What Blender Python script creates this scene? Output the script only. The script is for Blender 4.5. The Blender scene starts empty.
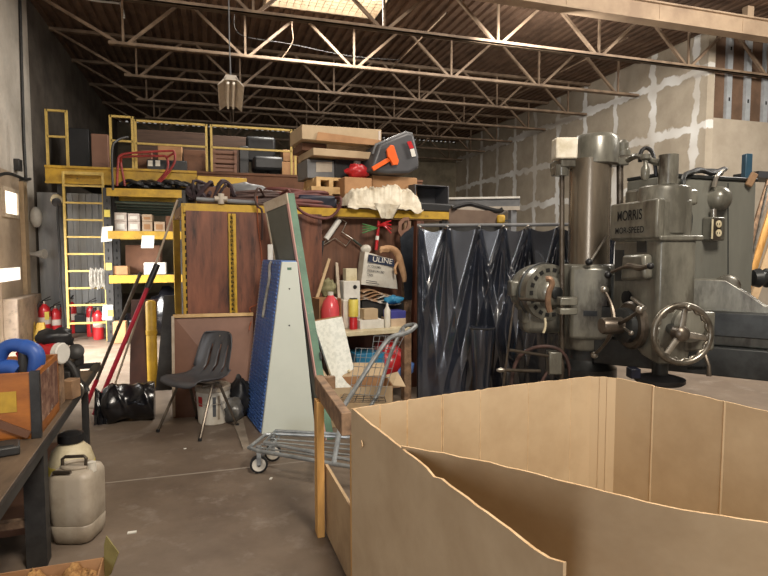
import bpy, bmesh, math, random
from mathutils import Vector, Matrix
random.seed(7)
pi = math.pi
V = Vector
scene = bpy.context.scene
COL = scene.collection
# ---------------------------------------------------------------- camera geometry
F = 560.0
TH = math.radians(17.2)
PH = math.radians(3.7)
CAM = V((0, 0, 1.55))
RIGHT = V((math.cos(TH), -math.sin(TH), 0))
FWDH = V((math.sin(TH), math.cos(TH), 0))
FWD = V((math.sin(TH) * math.cos(PH), math.cos(TH) * math.cos(PH), -math.sin(PH)))
UP = V((math.sin(TH) * math.sin(PH), math.cos(TH) * math.sin(PH), math.cos(PH)))

def ray(px, py):
    return FWD + RIGHT * ((px - 384) / F) + UP * ((288 - py) / F)
def at_plane(px, py, p, n):
    d = ray(px, py)
    return CAM + d * ((V(p) - CAM).dot(V(n)) / d.dot(V(n)))
def at_z(px, py, z): return at_plane(px, py, (0, 0, z), (0, 0, 1))
def at_y(px, py, y): return at_plane(px, py, (0, y, 0), (0, 1, 0))
def at_x(px, py, x): return at_plane(px, py, (x, 0, 0), (1, 0, 0))
def at_h(px, py, d): return at_plane(px, py, CAM + FWDH * d, FWDH)      # d = level distance ahead
def cf(r, d, z): return V((0, 0, z)) + RIGHT * r + FWDH * d
def floor_at(px, py): return at_z(px, py, 0)

cd = bpy.data.cameras.new('camera')
cam = bpy.data.objects.new('camera', cd)
COL.objects.link(cam)
cd.sensor_width = 36
cd.lens = F / 768 * 36
cd.clip_end = 200
M = Matrix((RIGHT, UP, -FWD)).transposed().to_4x4()
M.translation = CAM
cam.matrix_world = M
scene.camera = cam

# ---------------------------------------------------------------- materials
def lin(h):
    h = h.lstrip('#')
    o = []
    for i in (0, 2, 4):
        c = int(h[i:i + 2], 16) / 255
        o.append(c / 12.92 if c <= 0.04045 else ((c + 0.055) / 1.055) ** 2.4)
    return (*o, 1)

def mat(name, c1, c2=None, rough=.6, metal=0, scale=4, stretch=(1, 1, 1), lo=.4, hi=.65, bump=0,
        bscale=None, c3=None, scale3=1.5, lo3=.55, hi3=.7, spec=.5, emit=0, alpha=1, coat=0, detail=5, trans=0):
    m = bpy.data.materials.new(name)
    m.use_nodes = True
    nt = m.node_tree
    N, L = nt.nodes, nt.links
    b = N['Principled BSDF']
    b.inputs['Roughness'].default_value = rough
    b.inputs['Metallic'].default_value = metal
    b.inputs['Specular IOR Level'].default_value = spec
    b.inputs['Coat Weight'].default_value = coat
    b.inputs['Transmission Weight'].default_value = trans
    b.inputs['Alpha'].default_value = alpha
    b.inputs['Base Color'].default_value = lin(c1)
    if emit:
        b.inputs['Emission Color'].default_value = lin(c1)
        b.inputs['Emission Strength'].default_value = emit
    tc = N.new('ShaderNodeTexCoord')
    mp = N.new('ShaderNodeMapping')
    mp.inputs['Scale'].default_value = stretch
    L.new(tc.outputs['Object'], mp.inputs['Vector'])
    def noise(s, d=detail):
        n = N.new('ShaderNodeTexNoise')
        n.inputs['Scale'].default_value = s
        n.inputs['Detail'].default_value = d
        n.inputs['Roughness'].default_value = .65
        L.new(mp.outputs[0], n.inputs['Vector'])
        return n
    def ramp(src, a, z):
        r = N.new('ShaderNodeMapRange')
        r.inputs['From Min'].default_value = a
        r.inputs['From Max'].default_value = z
        L.new(src, r.inputs['Value'])
        return r.outputs[0]
    col = None
    if c2:
        f = ramp(noise(scale).outputs['Fac'], lo, hi)
        mx = N.new('ShaderNodeMix'); mx.data_type = 'RGBA'
        mx.inputs['A'].default_value = lin(c1); mx.inputs['B'].default_value = lin(c2)
        L.new(f, mx.inputs['Factor'])
        col = mx.outputs['Result']
    if c3:
        f = ramp(noise(scale3).outputs['Fac'], lo3, hi3)
        mx = N.new('ShaderNodeMix'); mx.data_type = 'RGBA'
        mx.inputs['A'].default_value = lin(c1); mx.inputs['B'].default_value = lin(c3)
        if col: L.new(col, mx.inputs['A'])
        L.new(f, mx.inputs['Factor'])
        col = mx.outputs['Result']
    if col: L.new(col, b.inputs['Base Color'])
    if bump:
        bp = N.new('ShaderNodeBump')
        bp.inputs['Strength'].default_value = bump
        bp.inputs['Distance'].default_value = .02
        L.new(noise(bscale or scale * 3).outputs['Fac'], bp.inputs['Height'])
        L.new(bp.outputs[0], b.inputs['Normal'])
    m['out'] = 1
    return m

# ---------------------------------------------------------------- mesh builder (world coordinates)
class MB:
    def __init__(s, M=None):
        s.v, s.f, s.mi, s.M = [], [], [], M
        s.m = 0
    def add(s, vs, fs):
        o = len(s.v)
        s.v += [(s.M @ V(p)) if s.M is not None else V(p) for p in vs]
        for f in fs:
            s.f.append([i + o for i in f]); s.mi.append(s.m)
        return s
    def box(s, lo, hi):
        x0, y0, z0 = lo; x1, y1, z1 = hi
        return s.hexa([(x0, y0, z0), (x1, y0, z0), (x1, y1, z0), (x0, y1, z0)],
                      [(x0, y0, z1), (x1, y0, z1), (x1, y1, z1), (x0, y1, z1)])
    def hexa(s, a, b):          # bottom quad, top quad
        return s.add(list(a) + list(b), [(3, 2, 1, 0), (4, 5, 6, 7), (0, 1, 5, 4), (1, 2, 6, 5), (2, 3, 7, 6), (3, 0, 4, 7)])
    def obox(s, c, ax, ay, az, size):
        c, ax, ay, az = V(c), V(ax), V(ay), V(az)
        h = [k / 2 for k in size]
        q = lambda i, j, k: c + ax * (i * h[0]) + ay * (j * h[1]) + az * (k * h[2])
        return s.hexa([q(-1, -1, -1), q(1, -1, -1), q(1, 1, -1), q(-1, 1, -1)],
                      [q(-1, -1, 1), q(1, -1, 1), q(1, 1, 1), q(-1, 1, 1)])
    def bar(s, p, q, w, t, up=(0, 0, 1)):     # rectangular bar from p to q, w sideways, t along up
        p, q = V(p), V(q); d = (q - p).normalized(); u = V(up)
        a = d.cross(u)
        if a.length < 1e-4: u = V((0, 1, 0)); a = d.cross(u)
        a.normalize(); u = a.cross(d)
        return s.obox((p + q) / 2, d, a, u, ((q - p).length, w, t))
    def quadslab(s, a, b, c, d, n, t):          # 4 points, thickness t along n
        n = V(n) * t
        return s.hexa([V(k) for k in (a, b, c, d)], [V(k) + n for k in (a, b, c, d)])
    def ring(s, p, d, r, n, up=None, ry=None):
        d = V(d).normalized()
        u = V(up) if up else (V((0, 0, 1)) if abs(d.z) < .9 else V((1, 0, 0)))
        a = d.cross(u).normalized(); b = a.cross(d)
        ry = r if ry is None else ry
        return [V(p) + a * (r * math.cos(2 * pi * i / n)) + b * (ry * math.sin(2 * pi * i / n)) for i in range(n)]
    def loft(s, rings, caps=True, closed=False):
        n = len(rings[0]); vs = [p for r in rings for p in r]; fs = []
        m = len(rings)
        for k in range(m if closed else m - 1):
            k2 = (k + 1) % m
            for i in range(n):
                j = (i + 1) % n
                fs.append((k * n + i, k * n + j, k2 * n + j, k2 * n + i))
        if caps and not closed:
            fs.append(tuple(range(n - 1, -1, -1))); fs.append(tuple((m - 1) * n + i for i in range(n)))
        return s.add(vs, fs)
    def cyl(s, p, q, r, r2=None, n=16):
        d = V(q) - V(p)
        return s.loft([s.ring(p, d, r, n), s.ring(q, d, r if r2 is None else r2, n)])
    def lathe(s, base, axis, prof, n=24):       # prof: list of (distance along axis, radius)
        a = V(axis).normalized()
        return s.loft([s.ring(V(base) + a * h, a, max(r, .0005), n) for h, r in prof])
    def tube(s, pts, r, n=8, closed=False):
        pts = [V(p) for p in pts]; m = len(pts); rings = []; up = None
        for i, p in enumerate(pts):
            if closed: d = pts[(i + 1) % m] - pts[i - 1]
            else: d = pts[min(i + 1, m - 1)] - pts[max(i - 1, 0)]
            if d.length < 1e-6: d = V((0, 0, 1))
            d.normalize()
            if up is None:
                up = V((0, 0, 1)) if abs(d.z) < .9 else V((1, 0, 0))
            a = d.cross(up)
            if a.length < 1e-3:
                up = V((1, 0, 0)) if abs(d.x) < .9 else V((0, 1, 0)); a = d.cross(up)
            a.normalize(); up = a.cross(d)
            rr = r[i] if isinstance(r, (list, tuple)) else r
            rings.append([p + a * (rr * math.cos(2 * pi * k / n)) + up * (rr * math.sin(2 * pi * k / n)) for k in range(n)])
        return s.loft(rings, closed=closed)
    def sphere(s, c, r, n=16, sc=(1, 1, 1)):
        c = V(c); k = n // 2; rings = []
        for i in range(k + 1):
            t = pi * i / k; rr = max(math.sin(t), .001) * r
            rings.append([c + V((rr * math.cos(2 * pi * j / n) * sc[0], rr * math.sin(2 * pi * j / n) * sc[1], r * math.cos(t) * -sc[2])) for j in range(n)])
        return s.loft(rings)
    def prism(s, poly, ext):                    # 3D polygon extruded by vector
        n = len(poly); e = V(ext)
        return s.add([V(p) for p in poly] + [V(p) + e for p in poly],
                     [tuple(range(n - 1, -1, -1)), tuple(range(n, 2 * n))] + [(i, (i + 1) % n, n + (i + 1) % n, n + i) for i in range(n)])
    def grid(s, P, t=None):                     # P[i][j] points; t thickness vector -> closed slab
        a, b = len(P), len(P[0])
        vs = [V(p) for r in P for p in r]
        fs = [(i * b + j, i * b + j + 1, (i + 1) * b + j + 1, (i + 1) * b + j) for i in range(a - 1) for j in range(b - 1)]
        if t is not None:
            o = len(vs); t = V(t)
            vs += [p + t for p in vs]
            fs2 = [tuple(reversed([k + o for k in f])) for f in fs]
            rim = [i * b for i in range(a)] + [(a - 1) * b + j for j in range(1, b)] + [i * b + b - 1 for i in range(a - 2, -1, -1)] + [j for j in range(b - 2, 0, -1)]
            m = len(rim)
            fs = fs + fs2 + [(rim[k], rim[(k + 1) % m], rim[(k + 1) % m] + o, rim[k] + o) for k in range(m)]
        return s.add(vs, fs)

def smoothpath(pts, k=6):                       # Catmull-Rom
    pts = [V(p) for p in pts]; out = []
    for i in range(len(pts) - 1):
        a, b, c, d = pts[max(i - 1, 0)], pts[i], pts[i + 1], pts[min(i + 2, len(pts) - 1)]
        for j in range(k):
            t = j / k
            out.append(.5 * ((2 * b) + (c - a) * t + (2 * a - 5 * b + 4 * c - d) * t * t + (3 * b - a - 3 * c + d) * t ** 3))
    out.append(pts[-1])
    return out

def wpos(o):
    p = V(o.location)
    while o.parent:
        o = o.parent; p = p + V(o.location)
    return p

def build(name, mb, m, parent=None, bev=0, ang=35, seg=2, label=None, sub=0):
    me = bpy.data.meshes.new(name)
    if parent is None:
        lo = [min(p[i] for p in mb.v) for i in range(3)]; hi = [max(p[i] for p in mb.v) for i in range(3)]
        org = V(((lo[0] + hi[0]) / 2, (lo[1] + hi[1]) / 2, lo[2])); base = org
    else:
        base = wpos(parent); org = V((0, 0, 0))
    me.from_pydata([p - base for p in mb.v], [], mb.f)
    ms = m if isinstance(m, (list, tuple)) else [m]
    for k in ms: me.materials.append(k)
    if len(ms) > 1:
        for p, i in zip(me.polygons, mb.mi): p.material_index = i
    bm = bmesh.new(); bm.from_mesh(me)
    bmesh.ops.recalc_face_normals(bm, faces=bm.faces); bm.to_mesh(me); bm.free()
    for p in me.polygons: p.use_smooth = True
    me.set_sharp_from_angle(angle=math.radians(ang))
    me.update()
    o = bpy.data.objects.new(name, me)
    COL.objects.link(o)
    o.location = org
    if parent: o.parent = parent
    if bev:
        b = o.modifiers.new('bevel', 'BEVEL'); b.width = bev; b.segments = seg; b.limit_method = 'ANGLE'; b.angle_limit = math.radians(40)
        b.harden_normals = False
    if sub:
        b = o.modifiers.new('subdivision', 'SUBSURF'); b.levels = sub; b.render_levels = sub
    if label: o['label'] = label
    return o

def tag(o, label, cat, group=None):
    o['label'] = label; o['category'] = cat
    if group: o['group'] = group
    return o
def thing(name, label, cat, loc, group=None):
    o = bpy.data.objects.new(name, None); COL.objects.link(o); o.location = V(loc)
    o.empty_display_size = .1
    return tag(o, label, cat, group)
def struct(name, mb, m, bev=0, ang=35):
    o = build(name, mb, m, None, bev, ang); o['kind'] = 'structure'; return o
def solo(name, mb, m, label, cat, group=None, bev=0, ang=35, sub=0):
    return tag(build(name, mb, m, None, bev, ang, 2, None, sub), label, cat, group)
def dup(root, loc, label, group=None, rotz=0):
    r = root.copy(); COL.objects.link(r); r.location = V(loc); r.rotation_euler = (0, 0, rotz)
    r['label'] = label
    if group: r['group'] = group
    for ch in list(root.children):
        c = ch.copy(); COL.objects.link(c); c.parent = r
        for g in list(ch.children):
            d = g.copy(); COL.objects.link(d); d.parent = c
    return r
def text_mesh(body, origin, xdir, ydir, height, width=None, depth=.002, bold=0):
    cu = bpy.data.curves.new('lettering', 'FONT'); cu.body = body; cu.size = 1; cu.extrude = 0; cu.offset = bold
    to = bpy.data.objects.new('lettering', cu); COL.objects.link(to)
    bpy.context.view_layer.update()
    me = bpy.data.meshes.new_from_object(to.evaluated_get(bpy.context.evaluated_depsgraph_get()))
    bpy.data.objects.remove(to); bpy.data.curves.remove(cu)
    xs = [v.co.x for v in me.vertices]; ys = [v.co.y for v in me.vertices]
    x0, x1, y0, y1 = min(xs), max(xs), min(ys), max(ys)
    sy = height / (y1 - y0); sx = sy if width is None else width / (x1 - x0)
    o, xd, yd = V(origin), V(xdir).normalized(), V(ydir).normalized()
    nd = xd.cross(yd)
    n = len(me.vertices)
    mb = MB()
    top = [o + xd * ((v.co.x - x0) * sx) + yd * ((v.co.y - y0) * sy) + nd * depth for v in me.vertices]
    mb.add(top, [tuple(p.vertices) for p in me.polygons])
    bpy.data.meshes.remove(me)
    return mb
def lerp(a, b, t): return V(a) + (V(b) - V(a)) * t
# ---------------------------------------------------------------- palette
m_floor = mat('concrete floor', '#796b5d', '#5a4d42', rough=.55, scale=1.3, lo=.35, hi=.7, bump=.08, bscale=30, c3='#877c71', scale3=5, lo3=.55, hi3=.75)
m_lwall = mat('grey painted block', '#c6beb3', '#a59d92', rough=.8, scale=1.1, lo=.35, hi=.65, bump=.15, bscale=14, c3='#b3ada4', scale3=3)
m_dry = None
m_deck = mat('rusty brown roof deck', '#765d4b', '#503d30', rough=.7, scale=2.2, lo=.35, hi=.7)
m_joist = mat('tan primed steel', '#8d7863', '#6a5746', rough=.6, scale=3)
m_girder = mat('tan fireproof girder', '#a99279', '#8f7964', rough=.7, scale=1.5)
m_stud = mat('galvanised stud', '#b9bdc0', '#9ea2a5', rough=.5, metal=.3, scale=3)
m_backboard = mat('brown insulation backing', '#6d5441', '#584333', rough=.85, scale=2)
m_yellow = mat('worn yellow paint', '#c09a2c', '#a07d24', rough=.5, scale=5, c3='#6e5a2c', scale3=9, lo3=.62, hi3=.72)
m_yelpale = mat('pale yellow paint', '#c9ae60', '#ac9148', rough=.5, scale=6)
m_greypanel = mat('grey steel panel', '#babcbd', '#9d9fa0', rough=.5, metal=.2, scale=1.2, stretch=(3, 3, .5))
m_darksteel = mat('dark grey steel', '#3d3c3b', '#2b2a29', rough=.5, metal=.4, scale=5)
m_black = mat('black plastic', '#1d1d1f', '#151516', rough=.45, scale=6)
m_blackgloss = mat('black plastic film', '#131317', rough=.22, spec=.6, bump=.12, bscale=14)
m_card = mat('cardboard', '#b7a182', '#a89172', rough=.8, scale=2.5, bump=.03, bscale=40)
m_card2 = mat('brown cardboard', '#a87f58', '#946d4a', rough=.8, scale=3)
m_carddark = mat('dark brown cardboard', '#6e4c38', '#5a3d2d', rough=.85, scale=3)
m_cardedge = mat('cardboard edge', '#cdb08a', '#b6966e', rough=.9, scale=20)
m_ply = mat('red brown plywood', '#81503a', '#4f2f25', rough=.5, scale=5, stretch=(1.6, 1.6, .28), lo=.35, hi=.65, c3='#2a1a15', scale3=5.5, lo3=.56, hi3=.68)
m_ply2 = mat('brown hardboard', '#7a5745', '#6a4939', rough=.6, scale=1.5)
m_panel = mat('brown wall boards', '#6f4a35', '#4f3325', rough=.6, scale=5, stretch=(4, 4, .3), lo=.3, hi=.7)
m_wood = mat('weathered timber', '#9a7a5a', '#6d5440', rough=.75, scale=5, stretch=(1, 1, 1), lo=.35, hi=.7)
m_pine = mat('fresh pine', '#d6a560', '#bd8a48', rough=.6, scale=6, stretch=(4, 4, .5))
m_oldwood = mat('old grey board', '#9a7c60', '#644e3c', rough=.75, scale=7, stretch=(2, 2, 2), lo=.35, hi=.65)
m_plyside = mat('pale plywood', '#b59a76', '#9c8160', rough=.7, scale=4, c3='#6b5a45', scale3=3, lo3=.62, hi3=.75)
m_pallet = mat('pallet wood', '#cfae7c', '#b08c5a', rough=.75, scale=6)
m_benchtop = mat('oily bench wood', '#6a5743', '#45382b', rough=.6, scale=6, stretch=(2, .7, 2), lo=.3, hi=.7)
m_orange = mat('orange stained plywood', '#b06a24', '#7c4516', rough=.45, scale=4, stretch=(1, 1, 2.5), lo=.3, hi=.7)
m_labelbrown = mat('torn paper label', '#8c6a55', '#5a3728', rough=.8, scale=12, lo=.4, hi=.6, c3='#a89a8c', scale3=9, lo3=.58, hi3=.66)
m_drill = mat('grey green machine paint', '#807e73', '#57554d', rough=.3, metal=.2, scale=7, stretch=(1, 1, .35), lo=.35, hi=.65, c3='#332a22', scale3=5, lo3=.54, hi3=.7, coat=.15)
m_drilldark = mat('oily dark iron', '#3f4141', '#2b2c2c', rough=.4, metal=.5, scale=5)
m_colsteel = mat('worn column steel', '#8f8576', '#655a4d', rough=.26, metal=.65, scale=5, stretch=(1, 1, .25), lo=.3, hi=.7)
m_steel = mat('bright worn steel', '#c3beb4', '#8f897e', rough=.28, metal=.85, scale=10)
m_steeldark = mat('brown handled steel', '#6d6459', '#4c443c', rough=.35, metal=.7, scale=9)
m_chrome = mat('dull zinc tube', '#aeb3b5', '#8b9092', rough=.38, metal=.6, scale=12)
m_wheel = mat('worn hand wheel steel', '#8c867b', '#5f594f', rough=.3, metal=.8, scale=12)
m_bcream = mat('scuffed cream paint', '#ded7c6', '#c2b89f', rough=.5, scale=12)
m_cream = mat('yellowed cream paint', '#cfc4a6', '#b9ab88', rough=.5, scale=9)
m_white = mat('off white', '#d8d5cd', '#c2beb5', rough=.55, scale=5)
m_whiteplastic = mat('white plastic', '#d5d0c4', '#b9b2a4', rough=.4, scale=4)
m_dirtywhite = mat('dirty translucent plastic', '#a89d8d', '#887c6c', rough=.45, scale=4)
m_marble = mat('white speckled laminate', '#e2e3da', '#cfd1c8', rough=.45, scale=26, lo=.45, hi=.6)
m_sage = mat('pale sage enamel', '#d0d6cb', '#c8cec3', rough=.4, scale=1)
m_blue = mat('blue enamel', '#5b7fbd', '#4f70ab', rough=.35, scale=4)
m_bluedrill = mat('blue moulded plastic', '#2f56a0', '#264789', rough=.45, scale=4)
m_navy = mat('navy tarp', '#20253a', '#181b28', rough=.4, scale=4)
m_green = mat('worn green paint', '#5c7f68', '#4b6a58', rough=.5, scale=4, c3='#8a8f7e', scale3=9, lo3=.62, hi3=.7)
m_doorgrey = mat('olive grey panel', '#605f55', '#56554c', rough=.85, scale=2)
m_palefrm = mat('pale wood trim', '#b9ab98', '#a3917c', rough=.6, scale=8)
m_pink = mat('pink primer', '#b98f86', rough=.6)
m_red = mat('red enamel', '#b8262b', '#a01f25', rough=.3, scale=5)
m_redpole = mat('red pole paint', '#b12238', '#8e1a2c', rough=.35, scale=8)
m_redfr = mat('dull red paint', '#93302f', '#742524', rough=.45, scale=8)
m_redhose = mat('red rubber hose', '#6b3a35', '#55302c', rough=.55, scale=6)
m_brownhose = mat('brown rubber hose', '#4d3630', '#3a2a26', rough=.55, scale=6)
m_cloth = mat('dirty white cloth', '#d3cbb9', '#b0a48e', rough=.9, scale=6, bump=.3, bscale=25)
m_grey = mat('grey plastic', '#6f7072', '#5e5f61', rough=.5, scale=4)
m_chair = mat('dark grey chair shell', '#4b4b4e', '#404043', rough=.4, scale=4)
m_glove = mat('tan leather', '#c29a74', '#a67f5b', rough=.75, scale=9, bump=.2)
m_paper = mat('paper', '#e4e1d8', '#d4d0c5', rough=.7, scale=5)
m_ink = mat('navy ink', '#26304a', rough=.6)
m_inkgrey = mat('grey ink', '#4a4c50', rough=.6)
m_juice = mat('pink washer fluid', '#d8545a', '#c74850', rough=.25, scale=3)
m_orangepl = mat('bright orange plastic', '#e8621e', '#d4551a', rough=.4, scale=4)
m_tape = mat('yellow label', '#d8c65a', '#c2ae48', rough=.5, scale=9)
m_purple = mat('purple red tangle', '#35252a', '#241a1e', rough=.7, scale=8)
m_lampwhite = mat('lamp enamel', '#b3a99a', '#9d9284', rough=.4, scale=4)
m_tube = mat('fluorescent tube glass', '#e9e4d6', rough=.25)
m_olive = mat('olive paper', '#8c8250', '#736a3f', rough=.7, scale=8)
m_shav = mat('wood shavings', '#b98c55', '#8a6238', rough=.85, scale=30, bump=1, bscale=40)
m_screed = mat('floor joint', '#958b80', rough=.8)
m_chain = mat('brass chain', '#a58a3f', '#7c672f', rough=.4, metal=.6, scale=20)
m_cyanblue = mat('light blue plastic', '#2f7fa8', '#27698c', rough=.4, scale=6)
m_hole = mat('dark slot', '#141312', rough=.9)
m_rope = mat('pale rope', '#97938a', '#6f6b63', rough=.85, scale=20)
m_greenpipe = mat('dark green pipe', '#39453a', '#2d372f', rough=.5, scale=5)
m_tanbox = mat('tan small carton', '#b59f86', '#a08a72', rough=.75, scale=9)
m_whitebox = mat('whitish small carton', '#c9bdb3', '#b3a69b', rough=.75, scale=9)
m_ribbon = mat('green ribbon', '#3f7a3c', '#2e5e2c', rough=.5, scale=9)
m_clear = mat('clear film', '#6b6055', rough=.18, trans=.6)
def m_drywall():
    m = mat('taped drywall', '#b3a795', '#a19583', rough=.85, scale=1.2)
    nt = m.node_tree; N, L = nt.nodes, nt.links
    b = N['Principled BSDF']; src = b.inputs['Base Color'].links[0].from_socket
    geo = N.new('ShaderNodeNewGeometry')
    sx = N.new('ShaderNodeSeparateXYZ'); L.new(geo.outputs['Position'], sx.inputs[0])
    add = N.new('ShaderNodeMath'); L.new(sx.outputs['Y'], add.inputs[0]); L.new(sx.outputs['X'], add.inputs[1])
    cb = N.new('ShaderNodeCombineXYZ'); L.new(add.outputs[0], cb.inputs[0])
    zz = N.new('ShaderNodeMath'); zz.inputs[1].default_value = -.87 + 1.22; L.new(sx.outputs['Z'], zz.inputs[0]); L.new(zz.outputs[0], cb.inputs[1])
    ns = N.new('ShaderNodeTexNoise'); ns.inputs['Scale'].default_value = 2.5; ns.inputs['Detail'].default_value = 6
    L.new(geo.outputs['Position'], ns.inputs['Vector'])
    sub = N.new('ShaderNodeVectorMath'); sub.operation = 'MULTIPLY_ADD'
    L.new(ns.outputs['Color'], sub.inputs[0]); sub.inputs[1].default_value = (.4, .4, 0); L.new(cb.outputs[0], sub.inputs[2])
    br = N.new('ShaderNodeTexBrick')
    br.inputs['Scale'].default_value = 1; br.inputs['Brick Width'].default_value = 1.3; br.inputs['Row Height'].default_value = 1.22
    br.inputs['Mortar Size'].default_value = .11; br.inputs['Mortar Smooth'].default_value = .3; br.offset = .0
    L.new(sub.outputs[0], br.inputs['Vector'])
    mx = N.new('ShaderNodeMix'); mx.data_type = 'RGBA'; n2 = N.new('ShaderNodeTexNoise'); n2.inputs['Scale'].default_value = .8; L.new(geo.outputs['Position'], n2.inputs['Vector'])
    rr = N.new('ShaderNodeMapRange'); rr.inputs['From Min'].default_value = .38; rr.inputs['From Max'].default_value = .6; rr.inputs['To Min'].default_value = .4; L.new(n2.outputs['Fac'], rr.inputs['Value'])
    ml = N.new('ShaderNodeMath'); ml.operation = 'MULTIPLY'; L.new(br.outputs['Fac'], ml.inputs[0]); L.new(rr.outputs[0], ml.inputs[1]); L.new(ml.outputs[0], mx.inputs['Factor'])
    L.new(src, mx.inputs['A']); mx.inputs['B'].default_value = lin('#efeeea'); L.new(mx.outputs['Result'], b.inputs['Base Color'])
    return m
m_dry = m_drywall()
m_cabb = mat('grey floor plate', '#8f8476', '#766b5e', rough=.5, scale=6)
m_cab = mat('grey cabinet paint', '#7f7f76', '#66665f', rough=.45, metal=.1, scale=2.5, stretch=(1, 1, .3), lo=.3, hi=.7, c3='#5b5249', scale3=3, lo3=.6, hi3=.75)
m_dryplain = mat('plain drywall', '#b0a493', '#a09483', rough=.85, scale=1.5, c3='#cfcdc8', scale3=1.2, lo3=.66, hi3=.69)
# ================================================================ ROOM SHELL
XL, YB, YF, XE, YJ = -3.2, 23.0, -4.0, 16.0, 9.85
XR = at_y(706.5, 110, YJ).x
ZD = 6.35
struct('floor', MB().box((XL - .2, YF, -.2), (XE, YB, 0)), m_floor)
# joints sawn in the slab
jm = MB()
p, q = floor_at(92, 484.5), floor_at(300, 462)
jm.bar(V((p.x, p.y, .001)), V((q.x, q.y, .001)), .012, .002)
p2 = V((q.x, q.y, 0)) + (q - p) * 1.2
jm.bar(V((q.x, q.y, .001)), V((p2.x, p2.y, .001)), .012, .002)
struct('trim_1', jm, m_screed)
w = MB()
DY0, DY1, DZ = 6.4, 9.6, 2.8
w.box((XL - .2, YF, 0), (XL, DY0, ZD)); w.box((XL - .2, DY0, DZ), (XL, DY1, ZD)); w.box((XL - .2, DY1, 0), (XL, 12.3, ZD))
struct('wall_left', w, m_lwall)
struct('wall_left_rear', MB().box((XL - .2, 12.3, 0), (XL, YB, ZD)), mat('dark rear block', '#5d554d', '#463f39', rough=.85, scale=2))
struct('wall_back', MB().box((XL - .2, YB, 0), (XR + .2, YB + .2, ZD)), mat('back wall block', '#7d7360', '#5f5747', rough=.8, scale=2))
struct('wall_right', MB().box((XR, YJ, 0), (XR + .2, YB, ZD)), m_dry)
struct('wall_jog', MB().box((XR + .2, YJ, 0), (XE, YJ + .12, 4.5)), m_dryplain)
struct('wall_jog_upper', MB().box((XR + .2, YJ + .1, 4.5), (XE, YJ + .2, ZD)), m_backboard)
struct('wall_east', MB().box((XE, YF, 0), (XE + .2, YJ, ZD)), m_lwall)
struct('wall_front', MB().box((XL - .2, YF - .2, 0), (XE + .2, YF, ZD)), m_lwall)
# corrugated roof deck, ribs running away from the camera, with the skylight left out
SKX0, SKX1, SKY0, SKY1 = 1.1, 3.35, 10.3, 11.45
def deck_strip(mb, x0, x1, y0, y1, pitch=.2, h=.05):
    n = max(1, round((x1 - x0) / pitch)); pts = []
    for i in range(n):
        a = x0 + (x1 - x0) * i / n; s = (x1 - x0) / n
        pts += [(a, ZD), (a + s * .45, ZD), (a + s * .55, ZD + h), (a + s * .9, ZD + h)]
    pts.append((x1, ZD))
    vs = [V((x, y0, z)) for x, z in pts] + [V((x, y1, z)) for x, z in pts]
    k = len(pts)
    mb.add(vs, [(i, i + 1, k + i + 1, k + i) for i in range(k - 1)])
    mb.box((x0, y0, ZD + h + .002), (x1, y1, ZD + h + .05))
dk = MB()
deck_strip(dk, XL, SKX0, YF, YB); deck_strip(dk, SKX1, XE, YF, YB)
deck_strip(dk, SKX0, SKX1, YF, SKY0); deck_strip(dk, SKX0, SKX1, SKY1, YB)
struct('ceiling', dk, m_deck)
sky = MB()
sky.box((SKX0 - .03, SKY0 - .03, ZD), (SKX0 + .02, SKY1 + .03, ZD + .4)); sky.box((SKX1 - .02, SKY0 - .03, ZD), (SKX1 + .03, SKY1 + .03, ZD + .4))
sky.box((SKX0, SKY0 - .03, ZD), (SKX1, SKY0 + .02, ZD + .4)); sky.box((SKX0, SKY1 - .02, ZD), (SKX1, SKY1 + .03, ZD + .4))
for i in range(1, 16):
    x = SKX0 + (SKX1 - SKX0) * i / 16
    sky.tube([(x, SKY0, ZD + .05), (x, SKY1, ZD + .05)], .006, 4)
for i in range(1, 8):
    y = SKY0 + (SKY1 - SKY0) * i / 8
    sky.tube([(SKX0, y, ZD + .05), (SKX1, y, ZD + .05)], .006, 4)
struct('window_frame_skylight', sky, m_palefrm)
struct('window_1', MB().box((SKX0, SKY0, ZD + .36), (SKX1, SKY1, ZD + .4)), mat('daylit skylight dome', '#fff3dc', emit=5))
# big tan girder crossing close overhead
g = MB()
g.box((XL, 8.66, 5.815), (XE, 8.76, 6.12)); g.box((XL, 8.6, 5.78), (XE, 8.86, 5.815)); g.box((XL, 8.6, 6.1), (XE, 8.86, 6.13))
for x in range(-2, 16, 2): g.box((x, 8.652, 5.815), (x + .012, 8.662, 6.1))
for x in (-2.5, 4, 10.2, 14.5): g.box((x - .08, 8.66, 6.13), (x + .08, 8.78, ZD))
gd = build('roof_girder', g, m_girder)
tag(gd, 'big tan steel girder crossing the roof nearest the camera at top right', 'girder')
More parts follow.
